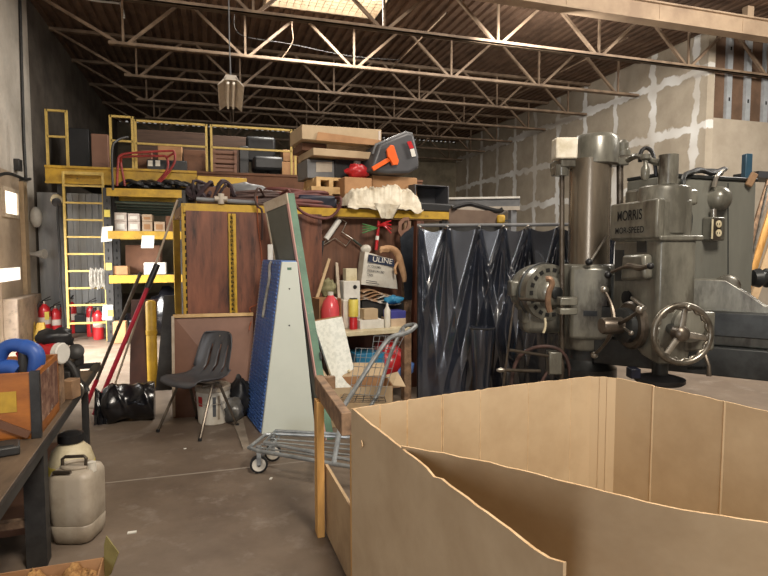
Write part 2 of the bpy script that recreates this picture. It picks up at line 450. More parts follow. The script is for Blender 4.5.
# ---------------------------------------------------------------- open-web roof joists
ZB = 5.45
NODES = [-1.5 + 2.25 * k for k in range(6)]
jl = ['tan open-web roof joist nearest the camera, running under the skylight', 'second tan roof joist back, its low chord behind the hanging strip light',
      'third roof joist back, dim brown, above the tilted black tub', 'fourth roof joist back, very dim, over the mezzanine railing',
      'fifth roof joist back, nearly black in the dark roof space', 'dark roof joist next to last before the back wall', 'farthest dark roof joist close to the back wall']
def make_joist(y, label, extra=0):
    j = thing('roof_joist', label, 'joist', (0, y, ZB), 'open-web joists under the roof deck')
    xr = XR + extra
    b = MB(); b.box((-1.75, y - .06, ZB - .01), (xr - .1, y - .015, ZB + .05)); b.box((-1.75, y + .015, ZB - .01), (xr - .1, y + .06, ZB + .05))
    b.box((-1.75, y - .06, ZB - .01), (xr - .1, y + .06, ZB + .005)); build('bottom_chord', b, m_joist, j)
    t = MB(); t.box((XL, y - .06, ZD - .07), (xr, y + .06, ZD - .005)); build('top_chord', t, m_joist, j)
    nodes = NODES + ([NODES[-1] + 2.25 * k for k in (1, 2)] if extra else [])
    for k, x in enumerate(nodes):
        if x > xr - .1: continue
        build('web', MB().bar((x, y, ZB), (x, y, ZD - .03), .04, .04), m_joist, j)
        for s in (-1, 1):
            xt = x + s * (1.0 if not (k == 0 and s < 0) else 1.65)
            if xt > xr: continue
            build('web', MB().bar((x + s * .06, y, ZB + .02), (xt, y, ZD - .03), .05, .06, (0, 1, 0)), m_joist, j)
    return j
make_joist(9.7, jl[0], 5.3)
jp = make_joist(11.85, jl[1])
for k in range(2, 7):
    dup(jp, (0, 9.75 + 2.07 * k, ZB), jl[k])
# thin bridging rods along the roof
for i, x in enumerate((4.2, 8.2)):
    solo('bridging_rod', MB().tube([(x, 9.7, ZB + .45), (x, 14, ZB + .45), (x, 22.1, ZB + .45)], .015, 6), m_joist,
         ('thin bridging rod tying the roof joists left of centre', 'thin bridging rod tying the roof joists near the drywall')[i], 'rod')
# metal studs bare above the drywall of the jog
for i, px in enumerate((712, 730, 749, 767)):
    p = at_y(px, 80, YJ + .02)
    s = MB(); s.box((p.x - .07, YJ + .02, 4.5), (p.x + .07, YJ + .035, ZD)); s.box((p.x - .07, YJ + .035, 4.5), (p.x - .055, YJ + .1, ZD)); s.box((p.x + .055, YJ + .035, 4.5), (p.x + .07, YJ + .1, ZD))
    for z in (4.9, 5.5, 6.0): s.m = 1; s.box((p.x - .02, YJ + .015, z), (p.x + .02, YJ + .021, z + .08)); s.m = 0
    solo('wall_stud', s, [m_stud, m_hole], ('leftmost bare metal stud above the unpainted drywall', 'second bare metal stud from the drywall corner', 'third bare metal stud from the drywall corner', 'rightmost bare metal stud at the picture edge')[i], 'stud', 'bare metal studs above the drywall')
# hanging strip light seen end on
a = at_h(231, 84, 7.0); b = V((a.x + .04, a.y + 1.3, a.z))
L = thing('ceiling_light', 'unlit twin tube strip light hung from the roof on a cable', 'light fixture', a)
d = (b - a).normalized(); sx = d.cross(V((0, 0, 1)))
def acr(o, x, z): return o + sx * x + V((0, 0, z))
build('housing', MB().prism([acr(a, -.09, .05), acr(a, .09, .05), acr(a, .06, .11), acr(a, -.06, .11)], b - a), m_lampwhite, L)
for s in (-1, 1):
    build('reflector', MB().prism([acr(a, s * .05, .07), acr(a, s * .15, -.02), acr(a, s * .158, -.015), acr(a, s * .06, .085)], b - a), m_lampwhite, L)
    build('tube', MB().cyl(acr(a, s * .035, .02) + d * .03, acr(b, s * .035, .02) - d * .03, .017, n=10), m_tube, L)
build('cable', MB().tube([acr(a, 0, .11) + d * .1, acr(a, -.01, .6) + d * .25, V((a.x, a.y + .3, ZD))], .008, 6), m_grey, L)
build('cable', MB().tube([acr(b, 0, .11) - d * .1, V((b.x, b.y - .1, ZD))], .006, 6), m_grey, L)
# conduit and loose wires in the roof
solo('conduit', MB().tube(smoothpath([at_z(60, -8, 6.31), at_z(92, 0, 6.31), at_z(117, 3, 6.31), at_z(121, 4.5, 6.25), at_z(124, 18, 5.95)], 5), .022, 8), m_white,
     'white bent conduit under the roof at top left', 'conduit')
solo('loose_wire', MB().tube(smoothpath([V((at_y(292, 27, 11.6).x, 11.6, ZD)), at_y(292, 27, 11.6), at_y(293, 40, 11.6), at_y(288, 50, 11.6), at_y(282, 58, 11.6)], 6), .008, 6), m_joist, 'pale loose wire dangling beside the second joist', 'wire')
solo('loose_wire', MB().tube(smoothpath([V((at_y(238, 33, 11.4).x, 11.4, ZD)), at_y(238, 33, 11.4), at_y(290, 44, 11.4), at_y(350, 56, 11.4), at_y(400, 60, 11.4)], 6), .006, 6), m_darksteel, 'thin grey wire sagging across under the roof deck', 'wire')
# ---------------------------------------------------------------- left wall: door, fittings
f = MB()
y0, y1 = at_x(-4, 250, XL).y, at_x(24, 250, XL).y
dtop = at_x(18, 176, XL).z
f.box((XL, y0, 0), (XL + .05, y1 - .3, dtop))
struct('door_1', f, mat('tan metal door', '#a3927e', '#8d7d6b', rough=.5, scale=2))
tf = MB(); pz = at_x(21, 186, XL).z
tf.box((XL, y1 - .32, 0), (XL + .12, y1 - .12, pz + .05))
struct('trim_2', tf, mat('tan door jamb', '#b39c7c', '#9c8668', rough=.5, scale=3))
def wallrect(px0, py0, px1, py1, x):
    A, B = at_x(px0, py1, x), at_x(px1, py0, x)
    zt = at_x((px0 + px1) / 2, py0, x).z; zb = at_x((px0 + px1) / 2, py1, x).z
    return A.y, zb, B.y, zt
ya, zb, yb, zt = wallrect(4, 192, 16, 214, XL + .06)
struct('window_2', MB().box((XL + .05, ya, zb), (XL + .062, yb, zt)), mat('daylit door pane', '#fff6e4', emit=1.6))
fr = MB()
for (c0, c1, e0, e1) in ((ya - .06, ya, zb - .06, zt + .06), (yb, yb + .06, zb - .06, zt + .06), (ya, yb, zt, zt + .06), (ya, yb, zb - .06, zb)):
    fr.box((XL + .05, c0, e0), (XL + .09, c1, e1))
struct('window_frame_door', fr, m_palefrm)
ya, zb, yb, zt = wallrect(0, 268, 20, 281, XL + .06)
struct('window_3', MB().box((XL + .05, ya - .3, zb), (XL + .062, yb, zt)), mat('daylit lower pane', '#f3ece0', emit=1.0))
o = at_x(30, 217, XL); wl = MB().sphere(V((XL + .1, o.y, o.z)), .17, 16, (.6, .7, 1.15))
solo('bulkhead_lamp', wl, m_white, 'white oval bulkhead lamp on the left wall', 'lamp')
o = at_x(28, 254, XL); solo('wall_horn', MB().lathe(V((XL, o.y, o.z)), (1, -.3, 0), [(0, .03), (.12, .035), (.3, .09), (.31, .09)]), m_white, 'small white cone fixed low on the left wall by the door', 'horn')
o = at_x(15, 165, XL); solo('switch_box', MB().box((XL, o.y - .09, o.z - .1), (XL + .09, o.y + .09, o.z + .1)), m_darksteel, 'small dark grey box high on the left wall', 'box', bev=.01)
solo('wall_conduit', MB().tube([at_x(20, 0, XL + .03), at_x(21.5, 60, XL + .03), at_x(24, 142, XL + .03), at_x(26, 178, XL + .03)], .025, 6), m_darksteel, 'dark vertical conduit running up the left wall', 'conduit')
solo('wall_cable', MB().tube(smoothpath([at_x(-3, 176, XL + .04), at_x(4, 173.5, XL + .04), at_x(10, 174, XL + .04), at_x(16, 176, XL + .04), at_x(24, 179, XL + .04), at_x(30, 179, XL + .04)], 5), .03, 6), m_darksteel, 'black cable sagging across the left wall above the door', 'cable')
# beige chest by the door
p = floor_at(20, 341); q = floor_at(40, 336)
cb = MB(); cb.box((XL + .02, p.y - .9, 0), (XL + .25, q.y - .1, .8)); 
solo('storage_chest', cb, mat('cracked beige panel', '#a08f7c', '#86776a', rough=.7, scale=4, c3='#6a5d50', scale3=5), 'beige scuffed chest against the left wall behind the red extinguishers', 'chest', bev=.02)
# grey steel partition under the mezzanine
pm = MB(); YP = 12.4
pm.box((XL + .02, YP, 0), (at_y(109, 250, YP).x, YP + .05, 2.7))
for i in range(7):
    x = at_y(66 + i * 6.5, 250, YP).x
    pm.box((x, YP - .03, 0), (x + .03, YP, 2.7))
struct('wall_partition', pm, m_greypanel, bev=.004)
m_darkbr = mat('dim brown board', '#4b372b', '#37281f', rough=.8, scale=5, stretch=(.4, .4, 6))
# ================================================================ MEZZANINE with ladder and rails
YM = 10.9
x0 = at_y(45, 170, YM).x
mz = thing('mezzanine', 'yellow-edged steel mezzanine deck at back left', 'mezzanine', (x0, YM, 0))
xs_ = at_y(197, 180, YM).x
b = MB(); b.box((x0, YM, 2.74), (xs_, YM + .06, 3.0)); b.box((x0, YM - .04, 2.98), (xs_, YM + .08, 3.02)); b.box((x0, YM - .04, 2.72), (xs_, YM + .08, 2.745))
build('edge_beam', b, m_yellow, mz)
b = MB(); b.box((xs_, YM, 2.74), (4.2, YM + .06, 3.0)); b.box((xs_, YM - .04, 2.98), (4.2, YM + .08, 3.02)); build('edge_beam', b, m_carddark, mz, label='bare brown stretch of the edge beam')
build('deck', MB().box((x0, YM + .06, 2.94), (4.2, YM + 6, 3.0)), m_darksteel, mz)
for x in (x0 + .2, 1.0, 4.0):
    for y in (YM + .2, YM + 5.7): build('post', MB().box((x - .06, y - .06, 0), (x + .06, y + .06, 2.94)), m_darksteel, mz)
def guard(px0, px1, ptop, label, gr='yellow guard rails along the mezzanine edge', mids=1, zt=None):
    a = at_y(px0, ptop, YM + .05); c = at_y(px1, ptop, YM + .05)
    zt = zt or a.z
    g = thing('guard_rail', label, 'railing', (a.x, YM + .05, 3.02), gr)
    for x in (a.x, c.x): build('post', MB().box((x - .02, YM + .03, 3.02), (x + .02, YM + .07, zt)), m_yelpale, g)
    build('rail', MB().box((a.x, YM + .03, zt - .035), (c.x, YM + .07, zt)), m_yelpale, g)
    zm = 3.02 + (zt - 3.02) * .52
    build('rail', MB().box((a.x, YM + .03, zm - .015), (c.x, YM + .07, zm + .018)), m_yelpale, g)
    return g
guard(46, 66, 109, 'left yellow rail hoop beside the ladder top')
guard(110, 132, 115, 'yellow rail hoop right of the ladder top')
zr = at_y(136, 119, YM).z
guard(135, 206, 119, 'long yellow rail over the red tubular frame', zt=zr)
guard(211, 291, 124, 'long yellow rail in front of the black office chair', zt=zr)
guard(295, 350, 124, 'yellow rail end behind the long top carton', zt=zr)
# ladder
YL = 10.72
xa, xb = at_y(66, 250, YL).x, at_y(105, 250, YL).x
ld = thing('fixed_ladder', 'yellow steel ladder fixed to the mezzanine edge', 'ladder', (xa, YL, 0))
for x in (xa, xb): build('stile', MB().box((x - .017, YL - .03, 0), (x + .017, YL + .03, 2.9)), m_yelpale, ld)
for py in (186, 203, 220, 237, 254, 271, 288, 305, 323):
    z = at_y(85, py, YL).z
    build('rung', MB().box((xa, YL - .02, z - .015), (xb, YL + .02, z + .015)), m_yelpale, ld)
for z in (2.86,): build('bracket', MB().box((xa, YL, z), (xb, YM - .04, z + .05)), m_yelpale, ld)
# lamp head on a black hose beside the ladder
a = at_y(55, 199, YM - .12)
lh = thing('capped_hose', 'pale round cap with black hose hanging beside the ladder', 'hose', a - V((0, 0, 2.2)))
build('cap', MB().lathe(a + V((0, .12, 0)), (0.2, -1, -.1), [(0, .03), (.05, .08), (.1, .095), (.13, .085)]), m_cream, lh)
build('mouth', MB().lathe(a + V((.03, -.03, -.05)), (.2, -1, -.3), [(0, .07), (.05, .075), (.06, .05)]), m_black, lh)
build('hose', MB().tube(smoothpath([a + V((.05, -.06, -.08)), at_y(58, 225, YM - .15), at_y(60, 255, YM - .15), at_y(61, 292, YM - .15), V((a.x + .1, YM - .15, .04))], 5), .02, 8), m_black, lh)
# ---------------------------------------------------------------- goods up on the mezzanine
def boxpx(name, px0, px1, pt, pb, y, depth, m, label, cat, group=None, bev=.01, zbase=None, parts=None):
    A = at_y(px0, pb, y); B = at_y(px1, pb, y); zt = at_y((px0 + px1) / 2, pt, y).z
    z0 = at_y((px0 + px1) / 2, pb, y).z if zbase is None else zbase
    return solo(name, MB().box((A.x, y, z0), (B.x, y + depth, zt)), m, label, cat, group, bev)
G = 'cartons stacked on the mezzanine'
Yg = YM + .35
zA = at_y(290, 160, Yg).z
boxpx('carton', 282, 297, 162, 180, Yg, .4, m_card2, 'brown carton behind rail post, bottom of the left mezzanine stack', 'carton', G, zbase=3.0)
boxpx('carton', 283, 297, 150, 161.5, Yg, .4, m_card2, 'brown carton behind rail post, top of the left mezzanine stack', 'carton', G)
boxpx('carton', 298, 312, 164, 180, Yg, .4, m_card2, 'brown carton behind the folded pallets, bottom of the right mezzanine stack', 'carton', G, zbase=3.0)
boxpx('carton', 298, 311, 152, 163.5, Yg, .4, m_card2, 'brown carton behind the folded pallets, top of the right mezzanine stack', 'carton', G)
# slatted crates
for i, (pt, pb) in enumerate(((164, 178), (150, 163.5))):
    A, B = at_y(213, pb, Yg), at_y(237, pb, Yg)
    z0 = 3.0 if i == 0 else at_y(225, pb, Yg).z; z1 = at_y(225, pt, Yg).z
    c = thing('wooden_crate', ('lower dim slatted wooden crate beside the black office chair', 'upper dim slatted wooden crate beside the black office chair')[i], 'crate', ((A.x + B.x) / 2, Yg, z0), 'slatted crates on the mezzanine')
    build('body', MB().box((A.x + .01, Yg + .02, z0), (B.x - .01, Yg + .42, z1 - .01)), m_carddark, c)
    for k in range(3):
        h = (z1 - z0) / 3; build('slat', MB().box((A.x, Yg, z0 + k * h + .01), (B.x, Yg + .02, z0 + (k + 1) * h - .015)), m_ply2, c)
    for x in (A.x, B.x - .05): build('batten', MB().box((x, Yg - .02, z0), (x + .05, Yg, z1)), m_ply2, c)
# black office chair
o = at_y(265, 178, Yg + .3); o.z = 3.0
oc = thing('office_chair', 'black upholstered office chair on the mezzanine behind the rail', 'chair', o)
build('backrest', MB().obox(o + V((-.06, .2, .62)), (1, 0, 0), (0, 1, .15), (0, -.15, 1), (.58, .14, .5)), m_black, oc, bev=.05)
build('seat', MB().box(o + V((-.25, -.3, .14)), o + V((.36, .25, .42))), m_black, oc, bev=.06)
build('stem', MB().cyl(o + V((.04, 0, .08)), o + V((.04, 0, .16)), .03), m_darksteel, oc)
for k in range(5):
    t = 2 * pi * k / 5; build('foot', MB().bar(o + V((.04, 0, .07)), o + V((.04 + .28 * math.cos(t), .28 * math.sin(t), .04)), .05, .06), m_darksteel, oc)
boxpx('cabinet', 240, 249, 146, 178, Yg + .3, .4, m_black, 'narrow black cabinet left of the office chair', 'cabinet', zbase=3.0)
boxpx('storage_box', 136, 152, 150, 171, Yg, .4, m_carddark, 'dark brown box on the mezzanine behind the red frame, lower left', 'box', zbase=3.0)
bm_ = boxpx('tool_case', 147, 187, 160, 172, Yg - .15, .3, m_black, 'black case with small white labels on the mezzanine behind the red frame', 'case', zbase=3.0)
for px in (148, 155.5):
    A, B = at_y(px, 166, Yg - .155), at_y(px + 4.5, 160.5, Yg - .155)
    lb = MB().box((A.x, Yg - .156, A.z), (B.x, Yg - .15, B.z)); l = build('label', lb, m_paper, bm_)
boxpx('storage_box', 158, 182, 144, 159, Yg + .2, .4, m_card2, 'brown carton behind the black case with white labels', 'box', zbase=3.0)
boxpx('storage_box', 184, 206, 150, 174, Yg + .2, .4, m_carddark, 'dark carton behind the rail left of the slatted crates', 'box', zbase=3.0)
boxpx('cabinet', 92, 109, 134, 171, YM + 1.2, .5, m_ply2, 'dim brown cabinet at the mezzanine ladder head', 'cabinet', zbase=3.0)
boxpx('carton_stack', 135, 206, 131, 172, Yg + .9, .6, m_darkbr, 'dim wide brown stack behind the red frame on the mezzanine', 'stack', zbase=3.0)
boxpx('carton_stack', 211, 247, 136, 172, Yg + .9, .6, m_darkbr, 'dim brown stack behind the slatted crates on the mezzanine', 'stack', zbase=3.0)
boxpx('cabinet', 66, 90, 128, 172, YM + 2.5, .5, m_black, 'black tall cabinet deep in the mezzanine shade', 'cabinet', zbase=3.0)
# ================================================================ PALLET RACK under the mezzanine
YR = 10.55
xa, xb = at_y(108.5, 250, YR).x, at_y(183, 250, YR).x
ZT, ZS, ZLo = at_y(150, 189, YR).z, at_y(150, 231, YR).z, at_y(120, 275, YR).z
rk = thing('pallet_rack', 'dark steel pallet rack standing right of the yellow ladder', 'rack', (xa, YR, 0))
for x in (xa, xb):
    for y in (YR, YR + .9):
        u = MB(); u.box((x - .06, y - .02, 0), (x + .06, y + .04, ZT - .002)); u.m = 1
        for k in range(18): u.box((x - .012, y - .022, .15 + k * .14), (x + .012, y - .018, .2 + k * .14))
        build('upright', u, [m_darksteel, m_hole], rk)
for z, m in ((ZT, m_yellow), (ZS, m_yellow), (ZLo, m_yellow)):
    for y in (YR - .03, YR + .9): build('beam', MB().box((xa, y, z - .14), (xb, y + .05, z - .005)), m, rk)
    build('shelf_deck', MB().box((xa, YR + .02, z - .03), (xb, YR + .9, z)), m_darksteel, rk)
for py in (243, 256): pass
for z in (.5, 1.3, 2.2):
    t = MB(); p = V((xa, YR - .023, z)); t.box(p - V((.045, .004, .06)), p + V((.045, 0, .06))); build('tag', t, m_tape, rk)
def paper(px0, px1, pt, pb, y, label, tilt=0):
    A, B, C_, D = at_y(px0, pb, y), at_y(px1, pb - tilt, y), at_y(px1 + 1, pt - tilt, y), at_y(px0 + 1, pt, y)
    return solo('paper_sheet', MB().quadslab(A, B, C_, D, (0, -1, 0), .004), m_paper, label, 'paper', 'paper sheets taped to the rack')
paper(101, 112, 227, 242, YR - .022, 'white paper sheet taped to the rack upright beside the ladder, upper one', 1)
paper(102, 112, 305, 320, YR - .022, 'white paper sheet low on the rack upright beside an extinguisher')
paper(141, 153.5, 235.5, 248, YR - .031, 'white paper sheet hung from the yellow rack beam')
# pipes stored under the top beam
for k in range(5):
    z = at_y(150, 203 + k * 2.4, YR + .2).z
    solo('pipe', MB().cyl((xa + .1, YR + .15 + .1 * k, z), (xb - .15, YR + .15 + .1 * k, z - .02), .022, n=8), m_greenpipe, 'long dark green pipe laid level under the top rack beam', 'pipe', 'green pipes under the top rack beam')
# small cartons in two rows on the shelf
GS = 'small cartons on the yellow beamed shelf'
zs1 = at_y(130, 221, YR + .1).z
names = {0: 'bottom', 1: 'top'}
for i, (a_, c_, mm, nm) in enumerate(((114.5, 127, m_whitebox, 'leftmost'), (128, 140, m_whitebox, 'second'), (142, 152.5, m_tanbox, 'third'), (154, 165, m_tanbox, 'rightmost'))):
    for k in (0, 1):
        if i == 3 and k: continue
        A, B = at_y(a_, 220, YR + .1), at_y(c_, 220, YR + .1)
        z0 = ZS if k == 0 else zs1; z1 = zs1 if k == 0 else at_y(130, 212.5 + i * .6, YR + .1).z
        c = solo('small_carton', MB().box((A.x, YR + .1, z0), (B.x - .005, YR + .5, z1 - .004)), mm, '%s small carton, %s row on the rack shelf' % (nm, names[k]), 'carton', GS, .005)
        lb = build('label', MB().box((A.x + .03, YR + .096, z0 + .03), (B.x - .04, YR + .1, z1 - .05)), m_card2 if i > 1 else m_paper, c)
boxpx('carton', 166, 178, 216, 230, YR + .1, .4, m_carddark, 'dim carton at the right end of the yellow beamed shelf', 'carton', GS, zbase=ZS)
boxpx('carton', 126, 161, 245, 274, YR + .35, .4, m_carddark, 'large flat brown carton on the lower rack shelf', 'carton', zbase=ZLo)
boxpx('carton', 112, 128, 266, 275, YR + .02, .3, m_card2, 'low brown tray carton at the left of the lower rack shelf', 'carton', zbase=ZLo)
boxpx('carton', 144, 166, 262.5, 275, YR + .06, .25, m_white, 'white carton on the lower rack shelf before the brown one', 'carton', zbase=ZLo)
# goods on top of the rack
o = V((at_y(150, 184, YR + .3).x, YR + .3, ZT))
fr = thing('tubular_frame', 'red tubular hand truck frame lying on top of the pallet rack', 'hand truck', o)
def Pm(px, py, dy=0): return at_y(px, py, YR + .05 + dy * .5)
build('rail', MB().tube(smoothpath([Pm(117, 186), Pm(118, 165), Pm(121, 155), Pm(140, 152.5), Pm(168, 151), Pm(174, 152), Pm(174.5, 162), Pm(168, 173), Pm(160, 182)], 5), .02, 8), m_redfr, fr)
build('rail', MB().tube(smoothpath([Pm(125, 186, .3), Pm(121, 162, .3), Pm(125, 157, .3), Pm(160, 156, .3), Pm(167, 158, .3), Pm(167, 170, .3), Pm(157, 182, .3)], 5), .02, 8), m_redfr, fr)
build('crossbar', MB().cyl(Pm(121, 155), Pm(121, 162, .3), .018), m_redfr, fr)
build('crossbar', MB().cyl(Pm(174, 153), Pm(166, 158, .3), .018), m_redfr, fr)
dh = MB()
random.seed(3)
for k in range(9):
    a = at_y(120 + k * 7, 188 - random.random() * 5, YR + .2); a.z = ZT + .05 + random.random() * .05
    dh.tube(smoothpath([a, a + V((.12, .1 * random.random(), .08)), a + V((.28, -.08 * random.random(), .05 * random.random())), a + V((.42, .1, .02))], 4), .035, 6)
solo('cable_heap', dh, m_black, 'black heap of cables on top of the pallet rack under the red frame', 'cables')
solo('hanging_hook_pole', MB().tube(smoothpath([at_y(113, 190, YR - .1), at_y(112, 150, YR - .1), at_y(118, 140, YR), at_y(128, 137, YR + .1)], 5), .02, 6), m_darksteel, 'thin dark bent pole rising beside the red frame', 'pole')
# rope bundle by the ladder
rb = MB(); random.seed(5)
for k in range(9):
    px = 91 + k * 1.7
    rb.tube(smoothpath([at_y(px, 268 + (k % 3), YR + .12), at_y(px - 1, 277, YR + .1 - .02 * (k % 2)), at_y(px + .5, 289 - (k % 4), YR + .12), at_y(px + 2, 280, YR + .13), at_y(px + 2, 270, YR + .13)], 4), .018, 6)
solo('rope_bundle', rb, m_rope, 'pale rope bundle hung on the ladder beside the rack', 'rope')
# dark filling on the rack floor level
def lumpy(name, c, r, m, label, cat, sc=(1, 1, 1), seed=1, amp=.16, group=None):
    random.seed(seed); mb = MB(); mb.sphere(c, r, 22, sc)
    ph = [(random.uniform(3, 9) / r / 4, random.uniform(0, 6), V((random.uniform(-1, 1), random.uniform(-1, 1), random.uniform(-1, 1))).normalized()) for _ in range(7)]
    cc = V(c); zmin = cc.z - r * sc[2]
    out = []
    for p in mb.v:
        dd = p - cc; s = 1
        for fr_, o_, ax in ph: s += amp / 3.5 * abs(math.sin(dd.dot(ax) * fr_ * 4 + o_)) * 2 - amp / 3.5
        q = cc + dd * s; q.z = max(q.z, zmin)
        out.append(q)
    mb.v = out
    return solo(name, mb, m, label, cat, group, ang=60)
lumpy('rubbish_bag', (at_y(133, 300, YR).x, YR + .42, .23), .22, m_blackgloss, 'black rubbish bag slumped at the left foot of the pallet rack', 'bag', (1, .8, 1), 4)
lumpy('rubbish_bag', (at_y(168, 300, YR + .2).x, YR + .45, .42), .38, m_blackgloss, 'tall black rubbish bag at the right foot of the pallet rack', 'bag', (.9, .7, 1.1), 9)
boxpx('carton', 113, 126, 322, 335, YR - .25, .22, m_card2, 'pale low carton on the floor at the foot of the pallet rack', 'carton', zbase=.0)
# ================================================================ FIRE EXTINGUISHERS
def make_ext(h=.5, r=.085, label=''):
    e = thing('fire_extinguisher', label, 'fire extinguisher', (0, 0, 0), 'red fire extinguishers on the floor at back left')
    build('cylinder', MB().lathe((0, 0, 0), (0, 0, 1), [(0, r * .9), (.015, r), (h * .8, r), (h * .9, r * .8), (h * .97, r * .4), (h, r * .3)], 20), m_red, e)
    build('label', MB().lathe((0, 0, h * .42), (0, 0, 1), [(0, r + .001), (.001, r + .003), (h * .2, r + .003), (h * .2 + .001, r + .001)], 20), m_whitebox, e)
    build('valve', MB().cyl((0, 0, h - .01), (0, 0, h + .05), .025, n=10), m_steel, e)
    build('handle', MB().bar((-.03, 0, h + .05), (.11, 0, h + .075), .025, .012).bar((-.03, 0, h + .06), (.1, 0, h + .125), .025, .012), m_darksteel, e)
    build('hose', MB().tube(smoothpath([(-.02, 0, h + .03), (-.08, -.02, h + .02), (-r - .03, -.02, h * .75), (-r - .025, -.02, h * .25)], 5), .013, 8), m_black, e)
    return e
es = [(44, 339, .62, .1, 'red fire extinguisher with yellow tag, leftmost of the floor group', 1), (55, 337.5, .52, .095, 'red fire extinguisher second from left with a white label', 0),
      (63.5, 335, .55, .08, 'red fire extinguisher half hidden behind the left ladder stile', 0), (71.5, 333.5, .6, .085, 'red fire extinguisher standing behind the ladder rungs', 1),
      (90.5, 337, .58, .07, 'tall slim red extinguisher left of the one at the rack upright', 0), (98, 340, .52, .085, 'front red extinguisher with silver band beside the rack upright', 0)]
random.seed(2)
for px, py, h, r, lab, tg in es:
    e = make_ext(h, r, lab); p = floor_at(px, py)
    if tg: build('tag', MB().box((-.03, -r - .006, h * .55), (.04, -r, h * .78)), m_tape, e, label='yellow tag')
    e.location = (p.x, p.y + r, 0); e.rotation_euler = (0, 0, random.uniform(-1.2, .6))
# caution signs, folded, yellow
for i, (px, py, w_) in enumerate(((32, 341, .17), (41.5, 341.5, .19))):
    p = floor_at(px, py); s = thing('caution_sign', ('yellow folding floor sign left of the first extinguisher', 'yellow folding floor sign right in front of the first extinguisher')[i], 'sign', p, 'yellow folding floor signs')
    for k in (-1, 1):
        s0 = p + V((0, .09 * k, 0)); 
        build('panel', MB().hexa([s0 + V((-w_ / 2, -.012, 0)), s0 + V((w_ / 2, -.012, 0)), s0 + V((w_ / 2, .012, 0)), s0 + V((-w_ / 2, .012, 0))],
                                 [p + V((-w_ * .3, -.012 + .01 * k, .33)), p + V((w_ * .3, -.012 + .01 * k, .33)), p + V((w_ * .3, .012 + .01 * k, .33)), p + V((-w_ * .3, .012 + .01 * k, .33))]), m_yellow, s, bev=.005)
p = floor_at(81, 333); solo('parts_bin', MB().box((p.x - .12, p.y, 0), (p.x + .12, p.y + .3, .35)), m_black, 'small black bin on the floor between the extinguisher groups', 'bin', bev=.02)
# ================================================================ FRONT STORAGE RACK faced with plywood
RO = V((-.19, 5.71, 0)); AU = V((math.cos(math.radians(7.4)), math.sin(math.radians(7.4)), 0)); AV = V((-AU.y, AU.x, 0)); ZU = V((0, 0, 1))
def rk(u, v, z): return RO + AU * u + AV * v + ZU * z
def rp(px, py, v=0): return at_plane(px, py, RO + AV * v, AV)
def uof(p): return (p - RO).dot(AU)
def rbox(mb, u0, u1, v0, v1, z0, z1):
    return mb.hexa([rk(u0, v0, z0), rk(u1, v0, z0), rk(u1, v1, z0), rk(u0, v1, z0)], [rk(u0, v0, z1), rk(u1, v0, z1), rk(u1, v1, z1), rk(u0, v1, z1)])
def up(px, v=0): return uof(rp(px, 250, v))
ZTOP = rp(192, 203.5).z
UE = up(449)
rack = thing('storage_rack', 'storage rack with yellow top beam faced in brown plywood', 'rack', RO)
build('beam', rbox(MB(), -.05, UE, -.02, .03, ZTOP - .085, ZTOP), m_yellow, rack)
build('beam', rbox(MB(), -.05, UE, 1.1, 1.15, ZTOP - .085, ZTOP), m_yellow, rack)
build('shelf_deck', rbox(MB(), -.05, UE, .0, 1.15, ZTOP - .1, ZTOP - .005), m_wood, rack)
for u, m in ((-.03, m_yellow), (UE - .06, m_darksteel)):
    for v in (0.0, 1.08):
        c = rbox(MB(), u - .035, u + .035, v, v + .07, 0, ZTOP); c.m = 1
        if v == 0:
            for k in range(26): rbox(c, u - .012, u + .014, v - .003, v + .001, .1 + k * .07, .14 + k * .07)
        build('upright', c, [m, m_hole], rack)
c = rbox(MB(), up(228), up(235.5), -.05, -.015, rp(231, 316).z, rp(231, 214).z); c.m = 1
for k in range(22): z = rp(231, 216).z - .045 * k - .03; rbox(c, up(231) - .012, up(233) - .006, -.052, -.049, z, z + .026)
build('perforated_strip', c, [m_yellow, m_hole], rack)
for k in range(2): build('brace', MB().bar(rk(.1 + 1.3 * k, 1.12, .1), rk(1.3 + 1.3 * k, 1.12, ZTOP - .15), .04, .04), m_darksteel, rack)
# plywood sheets on the face
ZBt = rp(192, 316).z
def sheet(name, px0, px1, v, zb, zt, m, label, cat, group=None, t=.018):
    return solo(name, rbox(MB(), up(px0, v), up(px1, v), v, v + t, zb, zt), m, label, cat, group, bev=.002)
sheet('plywood_sheet', 186.5, 228, -.03, ZBt, ZTOP - .07, m_ply, 'dark knotted plywood sheet left of the yellow perforated strip', 'plywood')
sheet('plywood_sheet', 228.6, 322, -.03, .02, ZTOP - .07, m_ply, 'knotted plywood sheet behind the blue louvred rack', 'plywood')
# brown hardboard leaning below
A, B = floor_at(174, 418), floor_at(254, 414)
C_, D = rp(253, 314, -.1), rp(173, 316, -.1)
hb = thing('hardboard_panel', 'brown hardboard panel leaning behind the grey chair', 'panel', A)
build('sheet', MB().quadslab(A, B, C_, D, AV, .02), m_ply2, hb)
n = V((0, -.012, 0))
build('edge_strip', MB().bar(D + n, C_ + n, .03, .03), m_pallet, hb); build('edge_strip', MB().bar(A + n + V((0, 0, .015)), D + n, .03, .025, (1, 0, 0)), m_palefrm, hb)
# chain in front of the perforated strip
ch = MB(); top = rp(231.5, 214, -.07); bot = rp(234, 313, -.07)
nL = 34
for k in range(nL):
    c0 = lerp(top, bot, (k + .5) / nL); ln = (top - bot).length / nL * .75; a1 = AU if k % 2 else AV
    ch.tube([c0 + a1 * (.012 * math.cos(t)) + ZU * (ln * math.sin(t)) for t in [2 * pi * i / 8 for i in range(8)]], .0035, 5, True)
solo('chain', ch, m_chain, 'brass coloured chain hanging over the plywood', 'chain')
